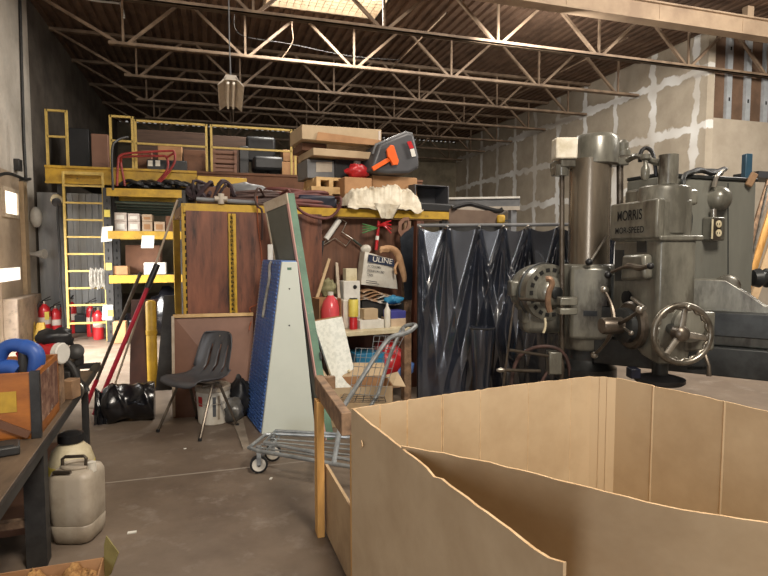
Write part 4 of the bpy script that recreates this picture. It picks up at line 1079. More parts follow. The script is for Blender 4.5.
# lidded dark pot shape pressed into the film
o = at_plane(482, 327, C0 + CN * .26, CN); r0 = .13
pot = thing('black_pail', 'black pail pushed against the film curtain', 'pail', V((o.x, o.y, 0)))
build('body', MB().lathe(V((o.x, o.y, 0)), ZU, [(0, .06), (o.z * .97, .12), (o.z, .115)], 20), m_film, pot)
build('rim', MB().lathe(V((o.x, o.y, o.z - .015)), ZU, [(0, .122), (.01, .125), (.014, .115)], 20), m_darksteel, pot)
# brown carton and yellow tape on the curtain top
zc0 = ZC + .035
A, B = at_h(449, 222, 6.0), at_h(498, 222, 5.9)
dd = V((B.x - A.x, B.y - A.y, 0)).normalized(); nn = V((-dd.y, dd.x, 0)); nn = nn if nn.y > 0 else -nn
zt = at_h(474, 208.5, 5.95).z
sup = MB()
solo('shelf_trestle', MB().obox((A + B) / 2 * 1.0 + V((0, 0, -((A + B) / 2).z + zc0 / 2 - .001)) + nn * .2, dd, nn, ZU, ((B - A).length * 1.15, .3, zc0 - .004)), m_darksteel, 'dark steel stand behind the black film under the brown flat carton', 'stand', bev=.01)
solo('flat_carton', MB().quadslab(V((A.x, A.y, zc0)), V((B.x, B.y, zc0)), V((B.x, B.y, zt - .03)), V((A.x, A.y, zt)), nn, .35), mat('taupe carton', '#7d6a5c', '#6d5b4f', rough=.8, scale=4), 'taupe flat carton lying above the black film curtain', 'carton', bev=.005)
dk2 = MB().tube(smoothpath([at_h(452, 208, 5.95), at_h(468, 204, 6), at_h(478, 206, 6), at_h(497, 211, 5.9), at_h(503, 209, 5.88)], 5), .025, 8)
solo('black_strap', dk2, m_black, 'black strap lying along the taupe flat carton', 'strap')
o = at_h(501, 216.5, 5.85)
tm = thing('tape_measure', 'small yellow tape measure at the right end of the taupe carton', 'tape measure', V((o.x, o.y, zc0)))
build('case', MB().obox(V((o.x, o.y, zc0 + .045)), dd, nn, ZU, (.085, .05, .09)), m_yellow, tm, .02)
build('tab', MB().obox(V((o.x, o.y, zc0 + .03)) + dd * .06, dd, nn, ZU, (.05, .03, .012)), m_black, tm)
# pale channel beam behind the curtain
A, B = at_h(448, 199, 7.6), at_h(520, 198, 7.4)
chn = thing('steel_channel', 'pale horizontal steel channel behind the black film curtain', 'channel', V((A.x, A.y, 0)))
A, B = A - ZU * .06, B - ZU * .06
build('web', MB().bar(A, B, .02, .11), m_grey, chn); build('flange', MB().bar(A + ZU * .065, B + ZU * .065, .1, .025), m_white, chn); build('flange', MB().bar(A - ZU * .075, B - ZU * .075, .1, .05), m_lampwhite, chn)
for p in (lerp(A, B, .05), lerp(A, B, .9)): build('post', MB().box((p.x - .04, p.y - .04, 0), (p.x + .04, p.y + .04, p.z - .1)), m_grey, chn)
# ================================================================ BLUE LOUVRED RACK
def end_pts(sh): 
    return [cf(-1.04, 4.67, 0) + sh, cf(-.585, 4.70, 0) + sh, cf(-.79 + .063, 4.695, 1.465) + sh, cf(-.79 - .063, 4.69, 1.465) + sh]
LD = cf(-.295, .63, 0)
lr = thing('louvre_rack', 'blue louvred A-frame rack with pale sage end panel', 'rack', cf(-.95, 5.0, 0))
E0, E1 = end_pts(V((0, 0, 0))), end_pts(LD)
thk = LD.normalized() * .03
build('end_panel', MB().quadslab(E0[0], E0[1], E0[2], E0[3], thk, 1), m_sage, lr, .004, label='pale sage end panel')
build('end_panel', MB().quadslab(E1[0], E1[1], E1[2], E1[3], thk, 1), m_sage, lr, .004, label='pale sage end panel')
for (b0, t0, sg) in ((0, 3, -1), (1, 2, 1)):
    lo, hi = E0[b0] + thk, E0[t0] + thk; run = LD - thk
    upv = (hi - lo); nrm = upv.cross(run).normalized()
    if nrm.dot(cf(sg, 0, 0)) < 0: nrm = -nrm
    mb = MB().quadslab(lo, lo + run, hi + run, hi, -nrm, .012)
    nr = 46
    for i in range(nr):
        base = lo + upv * ((i + .25) / nr); hh = upv / nr
        for c in range(6):
            a = base + run * ((c + .12) / 6); b_ = base + run * ((c + .88) / 6)
            mb.hexa([a, b_, b_ + nrm * .002, a + nrm * .002], [a + hh * .55, b_ + hh * .55, b_ + hh * .55 + nrm * .014, a + hh * .55 + nrm * .014])
    build('louvre_panel', mb, m_blue, lr)
build('top_cap', MB().quadslab(E0[3] + thk, E0[2] + thk, E1[2], E1[3], ZU, .01), m_blue, lr)
for (s, z) in ((.5, 1.24), (.5, .93)):
    o = lerp(lerp(E0[0], E0[1], s), lerp(E0[3], E0[2], s), z / 1.465); build('bolt', MB().sphere(o, .007, 8), m_darksteel, lr)
o = lerp(lerp(E0[0], E0[1], .36), lerp(E0[3], E0[2], .36), .955); build('sticker', MB().quadslab(o, o + cf(.035, 0, 0), o + cf(.035, 0, .02), o + cf(0, 0, .02), -thk, .1), m_green, lr)
# strap and pale rope hanging on the louvres
fp = lambda s, t, off=.03: lerp(lerp(E0[0], E1[0], s), lerp(E0[3], E1[3], s), t) - RIGHT * off
solo('webbing_strap', MB().tube(smoothpath([fp(.42, 1.0, .02), fp(.42, .97), fp(.36, .9), fp(.4, .82), fp(.44, .74), fp(.46, .66)], 6), .012, 8), m_rope, 'pale frayed strap hanging down the blue louvred side', 'strap')
solo('white_clamp', MB().obox(fp(.75, 1.05, -.02), RIGHT, FWDH, ZU, (.05, .03, .16)), m_white, 'small white clip standing at the top of the blue rack', 'clip', bev=.01)
# tall green door panel leaning beside it
BL, BR = floor_at(305, 425), floor_at(327, 440)
TR, TL = at_h(287.5, 193, 5.1), at_h(264.5, 203, 5.38)
T2 = cf(.058, .025, 0)
dp = thing('door_panel', 'tall grey faced door panel with green edge leaning on the rack', 'door panel', lerp(BL, BR, .5))
fwdn = (BR - BL).cross(TL - BL).normalized()
build('core', MB().hexa([BL, BR, BR + T2, BL + T2], [TL, TR, TR + T2, TL + T2]), m_green, dp, .003)
if fwdn.dot(T2) > 0: fwdn = -fwdn
def face(s0, s1, t0, t1, o): 
    q = lambda s, t: lerp(lerp(BL, BR, s), lerp(TL, TR, s), t) + fwdn * o
    return [q(s0, t0), q(s1, t0), q(s1, t1), q(s0, t1)]
build('face', MB().quadslab(*face(.04, .93, 0.02, .955, 0), fwdn, .006), m_doorgrey, dp)
build('trim', MB().quadslab(*face(0, 1, .955, 1, 0), fwdn, .012), m_palefrm, dp); build('trim', MB().quadslab(*face(.93, 1, .0, .955, 0), fwdn, .01), m_pink, dp); build('trim', MB().quadslab(*face(0, .05, .0, .955, 0), fwdn, .01), m_palefrm, dp)
build('catch', MB().obox(lerp(BR, TR, .32) + T2 * 1.0, (TR - BR).normalized(), FWDH, RIGHT, (.06, .05, .012)), m_darksteel, dp)
# ================================================================ CHAIR, BUCKET, BAGS
FL, FR = floor_at(158, 432), floor_at(200, 441)
ex = (FR - FL); WID = ex.length; ex.normalize(); ey = V((-ex.y, ex.x, 0))
if ey.y < 0: ey = -ey
O = (FL + FR) / 2 + ey * .02
def cp(x, y, z): return O + ex * x + ey * y + ZU * z
chr_ = thing('shell_chair', 'dark grey moulded shell chair with three back slots and steel legs', 'chair', O + ey * .2)
zs0 = .445
prof = [(-.02, zs0 - .03, .205), (-.005, zs0 - .003, .215), (.05, zs0 + .005, .22), (.15, zs0 - .01, .225), (.27, zs0 - .018, .225), (.34, zs0 - .005, .222), (.385, zs0 + .03, .22), (.41, zs0 + .08, .215), (.43, zs0 + .14, .21), (.45, zs0 + .2, .205), (.47, zs0 + .26, .2), (.485, zs0 + .31, .19), (.495, zs0 + .35, .175), (.5, zs0 + .37, .16), (.502, zs0 + .38, .13)]
ncol = 22; vs = []; fs = []
for (y, z, hw) in prof:
    for c in range(ncol):
        s = -1 + 2 * c / (ncol - 1)
        curl = .035 * abs(s) ** 4
        isb = z > zs0 + .05
        vs.append(cp(s * hw, y - (curl * 1.4 if isb else 0) + (.03 * (1 - s * s) if isb else 0), z + (curl if not isb else 0)))
slots = {(r, c) for r in (6, 7, 8, 9) for c in (2, 5, 6, 9)}
slots = {(r, c) for r in (6, 7, 8, 9) for c in (3, 8)} | {(r, c) for r in (6, 7, 8, 9) for c in (5, 6)}
slots = {(r, c) for r in (6, 7, 8, 9) for c in (5, 10, 15)}
for r in range(len(prof) - 1):
    for c in range(ncol - 1):
        if (r, c) in slots: continue
        fs.append((r * ncol + c, r * ncol + c + 1, (r + 1) * ncol + c + 1, (r + 1) * ncol + c))
sh_ = MB().add(vs, fs); so = build('shell', sh_, m_chair, chr_, ang=80)
sm = so.modifiers.new('solid', 'SOLIDIFY'); sm.thickness = .009
for x in (-1, 1):
    build('leg', MB().tube([cp(x * .18, .2, zs0 - .035), cp(x * .195, .17, zs0 - .06), cp(x * WID / 2, -.02, .012)], .0125, 8), m_steeldark, chr_)
    build('leg', MB().tube([cp(x * .18, .24, zs0 - .035), cp(x * .19, .28, zs0 - .06), cp(x * WID / 2 * .98, .42, .012)], .0125, 8), m_steeldark, chr_)
    build('seat_rail', MB().tube([cp(x * .17, .09, zs0 - .03), cp(x * .17, .28, zs0 - .035)], .0125, 8), m_steeldark, chr_)
    for yy in (-.02, .42): build('foot_cap', MB().cyl(cp(x * WID / 2, yy, 0), cp(x * WID / 2, yy, .025), .016), m_black, chr_)
build('crossbar', MB().cyl(cp(-.17, .18, zs0 - .035), cp(.17, .18, zs0 - .035), .011), m_steeldark, chr_)
build('rivet', MB().sphere(cp(-.03, .515, zs0 + .335), .009, 8), m_steel, chr_)
# bucket
p = floor_at(209, 426); bkc = V((p.x, p.y, 0)) + FWDH * .14
hB = .345
bk = thing('plastic_bucket', 'white lidded pail with faded print under the grey chair', 'bucket', bkc)
build('body', MB().lathe(bkc, ZU, [(0, .128), (.006, .134), (hB - .05, .15)], 28), m_whiteplastic, bk)
build('lid', MB().lathe(bkc + ZU * (hB - .05), ZU, [(0, .152), (.006, .157), (.04, .157), (.05, .148), (.05, .12), (.042, .118)], 28), m_dirtywhite, bk)
def onb(ang, r): d = -FWDH * math.cos(ang) + RIGHT * math.sin(ang); return d * r
for (a0, a1, z0, z1, m, nm) in ((-.75, -.4, .17, .26, m_red, 'print'), (.25, .45, .08, .26, m_inkgrey, 'print'), (.55, .7, .05, .27, m_dirtywhite, 'print')):
    L_ = [bkc + onb(a0 + (a1 - a0) * i / 5, .137 + .016 * 0) for i in range(6)]
    mb = MB(); rz = lambda z: .1345 + .0155 * z / (hB - .05) + .0015
    mb.grid([[bkc + onb(a0 + (a1 - a0) * i / 5, rz(z0)) + ZU * z0 for i in range(6)], [bkc + onb(a0 + (a1 - a0) * i / 5, rz(z1)) + ZU * z1 for i in range(6)]]); build(nm, mb, m, bk)
build('bail', MB().tube(smoothpath([bkc + RIGHT * .155 + ZU * (hB - .08), bkc + RIGHT * .13 - FWDH * .11 + ZU * (hB - .13), bkc - FWDH * .17 + ZU * (hB - .15), bkc - RIGHT * .13 - FWDH * .11 + ZU * (hB - .13), bkc - RIGHT * .155 + ZU * (hB - .08)], 5), .003, 6), m_steel, bk)
p = floor_at(233, 424); lumpy('scrap_bag', V((p.x, p.y + .1, .1)), .1, mat('murky clear bag', '#6a6864', '#4b4a47', rough=.3, scale=14), 'small crumpled murky plastic bag between the pail and blue rack', 'bag', (.85, .9, 1), 7, .3)
p = floor_at(239, 421); lumpy('scrap_bag', V((p.x + .02, p.y + .2, .16)), .15, m_black, 'dark crumpled bag behind the murky clear bag', 'bag', (.7, .7, 1.1), 17, .3)
# flat tread plate on the floor by the blue rack
a, b_, c, d = floor_at(233, 422), floor_at(243, 450), floor_at(246, 449), floor_at(242, 416)
solo('floor_board', MB().quadslab(a, b_, c + V((.03, 0, 0)), d, ZU, .012), m_cabb, 'thin pale board lying on the floor left of the blue rack', 'board')
# black wrapped bundle
p0, p1 = floor_at(101, 428), floor_at(154, 423)
axis = (V((p1.x, p1.y, 0)) - V((p0.x, p0.y, 0))); Lb = axis.length; ax = axis.normalized(); nrm = V((-ax.y, ax.x, 0))
mb = MB(); rings = []
random.seed(8)
for i in range(40):
    s = i / 39; R0 = .165 + .012 * math.sin(s * 9) - .05 * max(0, .12 - s) * 5 
    ring = []
    for j in range(40):
        t = 2 * pi * j / 40
        wr = .010 * max(0, math.sin(3 * t + s * 9)) ** 4 + .012 * max(0, math.sin(2 * t - s * 13 + 1)) ** 6 + .004 * math.sin(5 * t - s * 11)
        r = R0 + wr
        z = max(.004, .165 + r * math.sin(t)); ring.append(p0 + ax * (s * Lb) + nrm * (.19 + r * math.cos(t) * 1.05) + ZU * z)
    rings.append(ring)
mb.loft(rings)
wrp = thing('wrapped_roll', 'glossy black plastic wrapped roll lying on the floor left of the chair', 'roll', lerp(p0, p1, .5))
build('wrap', mb, m_blackgloss, wrp, ang=70)
P = []
for i in range(12):
    t = i / 11
    P.append([p0 + ax * (-.06 + .09 * k / 5) + nrm * (.04 + .28 * t + .015 * math.sin(k * 2 + t * 7)) + ZU * (.02 + .3 * math.sin(pi * t) ** .6 * (1 - .08 * k)) for k in range(6)])
build('loose_end', MB().grid(P, ax * .01), m_blackgloss, wrp, ang=70)
# leaning poles
def lean(name, top, foot, r, m, label, extra=None):
    T = at_h(*top); Fp = V((floor_at(*foot).x, floor_at(*foot).y, r)); root = thing(name, label, 'pole', V((Fp.x, Fp.y, 0)))
    build('shaft', MB().cyl(Fp, T, r, n=10), m, root)
    if extra:
        for nm, t0, t1, rr, mm in extra: build(nm, MB().cyl(lerp(Fp, T, t0), lerp(Fp, T, t1), rr, n=12), mm, root)
    return root, Fp, T
lean('wooden_pole', (177.5, 200, 5.7), (110, 400), .012, m_palefrm, 'long pale stained pole leaning on the yellow rack upright')
lean('shovel_pole', (157, 265, 5.55), (94, 417), .021, m_redpole, 'red pole with black foam grip leaning by the pallet rack', [('grip', .84, 1.005, .03, m_black)])
lean('broom_pole', (141, 272, 5.6), (86, 408), .017, m_steeldark, 'dark metal pole with a red end leaning left of the red pole', [('ferrule', .0, .2, .021, m_redpole)])
# red sleeve hidden part of steel post; yellow bollard
p = floor_at(153, 389); bo = V((p.x, p.y, 0)); zb_ = at_h(153, 301, d5(p)).z
bl = thing('bollard', 'yellow steel bollard standing before the pallet rack', 'bollard', bo)
build('tube', MB().lathe(bo, ZU, [(0, .056), (zb_ - .02, .056), (zb_, .045), (zb_ + .01, .01)], 20), m_yellow, bl)
build('collar', MB().lathe(bo + ZU * (zb_ * .62), ZU, [(0, .056), (.003, .061), (.05, .061), (.053, .056)], 20), m_yellow, bl)
# dark panels behind the poles
p = floor_at(138, 392); 
solo('dark_board', MB().hexa([V((p.x - .1, p.y + .1, 0)), V((p.x + .16, p.y + .1, 0)), V((p.x + .16, p.y + .13, 0)), V((p.x - .1, p.y + .13, 0))], [V((p.x - .08, p.y + .3, 1.0)), V((p.x + .2, p.y + .3, 1.0)), V((p.x + .2, p.y + .33, 1.0)), V((p.x - .08, p.y + .33, 1.0))]), mat('dark maroon board', '#4a2b24', '#38211c', rough=.6, scale=4), 'dark maroon board leaning behind the yellow bollard', 'board')
p = floor_at(167, 390)
solo('dark_board', MB().hexa([V((p.x - .12, p.y, 0)), V((p.x + .1, p.y, 0)), V((p.x + .1, p.y + .03, 0)), V((p.x - .12, p.y + .03, 0))], [V((p.x - .02, p.y + .2, 1.05)), V((p.x + .14, p.y + .2, 1.05)), V((p.x + .14, p.y + .23, 1.05)), V((p.x - .02, p.y + .23, 1.05))]), m_darksteel, 'dark grey board leaning right of the yellow bollard', 'board')
# small litter on the floor
for i, (px, py, lab) in enumerate(((132, 533, 'white paper scrap on the floor near the white jug'), (271, 479, 'pale scrap on the floor beside the cart wheel'), (101, 502, 'tiny pale chip on the floor beside the jug'), (185, 449, 'pale chip on the floor left of the chair leg'))):
    p = floor_at(px, py); w_ = (.045, .03, .018, .02)[i]; a = i * 1.1
    solo('floor_scrap', MB().obox(p + ZU * .004, V((math.cos(a), math.sin(a), 0)), V((-math.sin(a), math.cos(a), 0)), ZU, (w_, w_ * .45, .006)), m_paper, lab, 'scrap')
# ================================================================ BIG CARDBOARD BIN in the foreground
ZG = 1.0
gL, gB1, gB2 = at_z(352, 409, ZG), at_z(591, 376.5, ZG), at_z(616, 378, ZG)
gR0 = at_z(768, 412, ZG)
gR = gB2 + (gR0 - gB2).normalized() * 1.08
gF = at_z(563, 570, ZG)
bin_ = thing('cardboard_bin', 'huge open corrugated cardboard bin in the right foreground', 'box', V((gB1.x * .5 + gF.x * .5, gB1.y * .5 + gF.y * .5, 0)))
def fl0(p, z=0): return V((p.x, p.y, z))
def wallpanel(A, B, name, n=24, bow=0, edge=None, seed=1, zb=.01, tk=.007, creases=(), parent=bin_, kick=None, zA=None, zBv=None, drop=None):
    random.seed(seed)
    d = fl0(B) - fl0(A); L_ = d.length; d.normalize(); nn = V((-d.y, d.x, 0))
    zA = zA or A.z; zBv = zBv or B.z
    m = MB(); P = []
    ss = sorted(set([i / n for i in range(n + 1)] + [c + o for c in creases for o in (-.0045, 0, .0045)]))
    for s in ss:
        bo_ = bow * math.sin(pi * s)
        zt = zA + (zBv - zA) * s + random.uniform(-.002, .002) + (drop(s) if drop else 0)
        cr = -.003 if any(abs(s - c) < 1e-4 for c in creases) else 0
        P.append([fl0(A) + d * (L_ * s) + nn * (bo_ * (.4 + .6 * k / 8) + cr + (kick(s) * (1 - k / 8) if kick else 0)) + ZU * (zb + (zt - zb) * k / 8) for k in range(9)])
    m.grid(P, nn * tk)
    o = build(name, m, [m_card, m_cardedge], parent, ang=30)
    # light torn edge along the top: faces of the rim that face up
    for p in o.data.polygons:
        if p.normal.z > .8: p.material_index = 1
    marks = [i for i in range(len(ss) - 1) for c in creases if abs(ss[i] - c) < .0065 and abs(ss[i + 1] - c) < .0065]
    nf = (len(ss) - 1) * 8
    for p in o.data.polygons:
        k = p.index if p.index < nf else (p.index - nf if p.index < 2 * nf else -1)
        if k >= 0 and k // 8 in marks[::2]: p.material_index = 1
    return o
wallpanel(gL, gB1, 'back_panel', 30, .02, creases=(.10, .20, .335, .49, .70, .9), seed=3)
wallpanel(gB1, gB2, 'corner_panel', 6, 0, seed=4, creases=(.35, .65))
wallpanel(gB2, gR, 'side_panel', 20, .012, creases=(.16, .42, .7), seed=5)
wallpanel(gL, gF, 'front_panel', 26, .012, seed=6, drop=lambda s: -.016 * math.sin(pi * s) + (.012 if s > .985 else 0) + (-.01 if abs(s - .52) < .02 else 0))
# front wall pushed in so that its top edge crosses the opening
fa = at_z(401, 446, .995); fbp = at_h(768, 519, 1.30)
fend = fa + (fbp - fa) * 1.12
wallpanel(fa, V((fend.x, fend.y, fend.z)), 'folded_panel', 24, -.03, kick=lambda s: .42 - .3 * s, seed=9, zb=.2, drop=lambda s: .01 * math.sin(2 * pi * s))
build('floor_panel', MB().prism([fl0(gL, .002), fl0(gF, .002), fl0(gR, .002), fl0(gB2, .002), fl0(gB1, .002)], (0, 0, .01)), m_card, bin_)
build('torn_patch', MB().prism([at_z(0, 0, 0) * 0 + lerp(gL, gF, .105) + V((-.006, 0, -.075)), lerp(gL, gF, .12) + V((-.008, 0, -.09)), lerp(gL, gF, .105) + V((-.006, 0, -.105))], (-.003, -.001, 0)), m_cardedge, bin_)
# ================================================================ TIMBER FRAME beside the bin
pn, pf_ = cf(-.185, 2.47, 0), cf(-.37, 3.1, 0)
dw = (pn - pf_).normalized(); nw = V((-dw.y, dw.x, 0))
if nw.x < 0: nw = -nw
wf = thing('skid_crate', 'pine and weathered timber skid frame against the left of the cardboard bin', 'frame', lerp(pn, pf_, .5))
zr0, zr1 = at_h(320, 374, 3.12).z, at_h(350, 428, 2.42).z
ra, rb_ = at_h(318.5, 375, 3.14) - ZU * .052, at_h(346.5, 413, 2.44) - ZU * .052
build('top_rail', MB().bar(ra, rb_, .045, .105, ZU), m_oldwood, wf, .004)
pb = floor_at(320, 534); pt_ = V((pb.x, pb.y, 0)) + ZU * (ra.z - .05) + nw * .0
build('post', MB().bar(V((pb.x, pb.y, 0)), pt_, .088, .04, nw), m_pine, wf, .003)
qb = V((rb_.x, rb_.y, 0)) + nw * .0 + dw * -.02
build('post', MB().bar(V((qb.x, qb.y, 0)) + nw * .036, V((rb_.x, rb_.y, rb_.z - .056)) - dw * .02 + nw * .036, .06, .02, nw), m_pine, wf, .003)
b0, b1 = V((pb.x, pb.y, 0)) + nw * .03, V((qb.x, qb.y, 0)) + nw * .03 + dw * .03
zp0 = at_h(327, 464, d5(b0)).z
build('side_panel', MB().quadslab(b0 + ZU * .012, b1 + ZU * .012, b1 + ZU * (zp0 - .01), b0 + ZU * zp0, nw, .015), m_plyside, wf)
build('bottom_rail', MB().bar(b0 + nw * .035 + ZU * .03, b1 + nw * .035 + ZU * .03, .04, .06), m_pine, wf)
# cross rail to the far side, its end seen past the rail top
cr0 = ra + dw * .02 + nw * .04 + ZU * .01
build('cross_rail', MB().bar(cr0 - nw * .06, cr0 + nw * .05, .04, .07), m_oldwood, wf, .003)
# ================================================================ SHOPPING CART
ct = thing('shopping_cart', 'wire shopping cart frame with empty low base beside the sage panel', 'cart', cf(-.5, 3.95, 0))
T = .0135
nl, fl_, nr, fr_ = at_z(247, 449, .19), at_z(267, 433.5, .19), at_z(352, 467, .19), at_z(345, 437, .19)
ne = nl + (nr - nl) * 1.35; fe = fl_ + (fr_ - fl_) * 1.35
build('base_tube', MB().tube([ne, lerp(nl, nr, .12), nl + (fl_ - nl) * .08, fl_ + (nl - fl_) * .1, lerp(fl_, fr_, .12), fe], T, 10), m_chrome, ct)
for k in range(5):
    t = .14 + .145 * k
    a, b_ = lerp(nl, nr, .12), lerp(nl, nr, 1)
for k in range(4):
    a = lerp(lerp(nl, fl_, .25 + .18 * k), lerp(ne, fe, .25 + .18 * k), .04); b_ = lerp(ne, fe, .25 + .18 * k)
    a = a + ZU * -.012; build('tray_rod', MB().tube([a, b_ - ZU * .012], .006, 6), m_chrome, ct)
for t in (.12, .5, .85): build('cross_rod', MB().tube([lerp(nl, ne, t) - ZU * .02, lerp(fl_, fe, t) - ZU * .02], .008, 6), m_chrome, ct)
# raised second loop over the base
u0, u1, u2, u3 = nl + V((.12, .02, .03)), fl_ + V((.06, -.02, .022)), fe + ZU * .02, ne + ZU * .03
build('upper_loop', MB().tube([u3, u0, u1, u2], .011, 8), m_chrome, ct)
def caster(g, ax_):
    c = V((g.x, g.y, .065))
    w_ = build('wheel', MB().lathe(c - ax_ * .016, ax_, [(0, .045), (.002, .062), (.03, .062), (.032, .045)], 24), m_black, ct)
    build('rim', MB().lathe(c - ax_ * .019, ax_, [(0, .03), (.001, .047), (.037, .047), (.038, .03)], 24), m_whiteplastic, w_); build('axle', MB().cyl(c - ax_ * .026, c + ax_ * .026, .012), m_darksteel, w_)
    build('fork', MB().bar(c + ax_ * .026, c + ax_ * .022 + ZU * .1, .03, .006, ax_).bar(c - ax_ * .026, c - ax_ * .022 + ZU * .1, .03, .006, ax_).cyl(c + ZU * .085, c + ZU * .13, .02), m_chrome, ct)
caster(floor_at(259, 473), cf(.25, -1, 0).normalized() * 1)
caster(floor_at(273, 461), cf(.25, -1, 0).normalized())
caster(lerp(nl, ne, .93), cf(.1, -1, 0).normalized()); caster(lerp(fl_, fe, .93), cf(.1, -1, 0).normalized())
# side tubes up to the handle
n0 = lerp(nl, ne, .62); f0 = lerp(fl_, fe, .8)
H1 = [n0 + ZU * .0, at_h(344, 406, 3.86), at_h(372, 362, 4.02), at_h(386, 342, 4.1), at_h(394, 336, 4.12), at_h(403, 334, 4.15), at_h(410, 331, 4.18), at_h(416, 326, 4.24)]
H2 = [at_h(416, 326, 4.24), at_h(414.5, 324.5, 4.36), at_h(408, 325, 4.42), at_h(403, 328, 4.45), at_h(399, 335, 4.45), at_h(390, 356, 4.4), at_h(378, 394, 4.32), f0]
build('handle_tube', MB().tube(H1[:1] + smoothpath(H1[1:], 4), .0175, 10), m_chrome, ct)
build('handle_tube', MB().tube(smoothpath(H2[:-1], 4) + H2[-1:], .015, 10), m_chrome, ct)
build('handle_bar', MB().cyl(at_h(403, 334, 4.15), at_h(403, 328, 4.45), .015), m_chrome, ct)
def wires(A, B, C_, D, nu, nv, r=.0032):
    mb = MB()
    for i in range(nu + 1): mb.tube([lerp(A, B, i / nu), lerp(D, C_, i / nu)], r, 5)
    for j in range(nv + 1): mb.tube([lerp(A, D, j / nv), lerp(B, C_, j / nv)], r, 5)
    return mb
build('wire_basket', wires(at_h(350, 394, 4.3), at_h(384, 396, 4.2), at_h(398, 350, 4.2), at_h(356, 348, 4.35), 7, 5, .0026), m_chrome, ct)
build('wire_basket', wires(at_h(372, 352, 4.5), at_h(395, 354, 4.4), at_h(404, 336, 4.42), at_h(374, 336, 4.5), 5, 3, .0026), m_chrome, ct)
build('wire_basket', wires(at_h(338, 402, 3.95), at_h(386, 402, 4.2), at_h(384, 396, 4.4), at_h(344, 394, 4.3), 6, 4, .003), m_darksteel, ct)
# ================================================================ OPEN CARTON behind the cart
A, B = floor_at(331, 428), floor_at(393, 425)
eb = B - A; eb.normalize(); en = V((-eb.y, eb.x, 0)); wd = (floor_at(393, 425) - A).length; dp_ = .42
zc = at_h(360, 387, d5(lerp(A, B, .5))).z
oc2 = thing('open_carton', 'open brown carton on the floor behind the shopping cart', 'carton', lerp(A, B, .5))
def cbx(x0, x1, y0, y1, z0, z1): return MB().hexa([A + eb * x0 + en * y0 + ZU * z0, A + eb * x1 + en * y0 + ZU * z0, A + eb * x1 + en * y1 + ZU * z0, A + eb * x0 + en * y1 + ZU * z0], [A + eb * x0 + en * y0 + ZU * z1, A + eb * x1 + en * y0 + ZU * z1, A + eb * x1 + en * y1 + ZU * z1, A + eb * x0 + en * y1 + ZU * z1])
build('front', cbx(0, wd, 0, .006, 0, zc), m_card, oc2); build('back', cbx(0, wd, dp_, dp_ + .006, 0, zc), m_card2, oc2)
build('side', cbx(0, .006, 0, dp_, 0, zc), m_card2, oc2); build('side', cbx(wd - .006, wd, 0, dp_, 0, zc), m_card2, oc2); build('base', cbx(0, wd, 0, dp_, 0, .006), m_card2, oc2)
q = lambda x, y, z: A + eb * x + en * y + ZU * z
build('flap', MB().quadslab(q(0, dp_, zc), q(wd, dp_, zc), q(wd, dp_ + .1, zc + .1), q(.0, dp_ + .1, zc + .12), ZU, .006), m_card, oc2)
build('flap', MB().quadslab(q(wd, 0, zc), q(wd, dp_, zc), q(wd + .12, dp_, zc + .03), q(wd + .12, 0.02, zc - .02), ZU, .006), m_card, oc2)
build('flap', MB().quadslab(q(0, 0, zc), q(0, dp_, zc), q(-.06, dp_, zc + .1), q(-.06, 0.02, zc + .09), ZU, .006), m_card, oc2)
build('label', cbx(.08, .26, -.002, 0, .16, .3), m_plyside, oc2)
# ================================================================ WORKBENCH at left
XB = -.80; ZW = .62
BM = Matrix.Translation((XB, 3.0, 0)) @ Matrix.Rotation(.052, 4, 'Z') @ Matrix.Translation((-XB, -3.0, 0))
yb0, yb1 = 1.75, at_z(94, 363, ZW).y
wb_ = thing('workbench', 'dark greasy wooden workbench at the left edge with steel angle frame', 'workbench', V((XB - .4, (yb0 + yb1) / 2, 0)))
build('top', MB(BM).box((XB - .95, yb0, ZW - .035), (XB, yb1 - .3, ZW)), m_benchtop, wb_, .004)
build('edge_strip', MB(BM).box((XB, yb0, ZW - .05), (XB + .012, yb1 - .28, ZW - .002)), m_darksteel, wb_)
build('end_frame', MB(BM).bar(V((XB - .95, yb1, ZW - .02)), V((XB + .01, yb1, ZW - .02)), .05, .04).bar(V((XB - .01, yb1, ZW - .02)), V((XB - .01, yb1 - .34, ZW - .02)), .05, .04), m_darksteel, wb_)
pl = floor_at(44, 562)
for (x, y, s) in ((XB - .04, pl.y, .045), (XB - .04, yb1 - .5, .022), (XB - .9, pl.y, .04), (XB - .9, yb1 - .03, .025)):
    build('leg', MB(BM).box((x - s, y - s, 0), (x + s, y + s, ZW - .035)), m_darksteel, wb_)
build('stretcher', MB(BM).box((XB - .9, pl.y - .02, .2), (XB - .06, pl.y + .02, .235)), m_oldwood, wb_)
build('back_panel', MB(BM).box((XB - .95, yb0, 0.002), (XB - .93, yb1 - .3, ZW - .036)), m_black, wb_)  # black sheet added, with the dark shelf, so the under-bench space reads dark
build('lower_shelf', MB(BM).box((XB - .92, pl.y + .06, .13), (XB - .1, yb1 - .6, .16)), m_carddark, wb_)
build('stretcher', MB(BM).bar(V((XB - .9, pl.y + .05, .5)), V((XB - .3, yb1 - .3, .16)), .03, .03), m_oldwood, wb_)
build('stretcher', MB(BM).box((XB - .06, pl.y, .1), (XB - .03, yb1 - .5, .13)), m_darksteel, wb_)
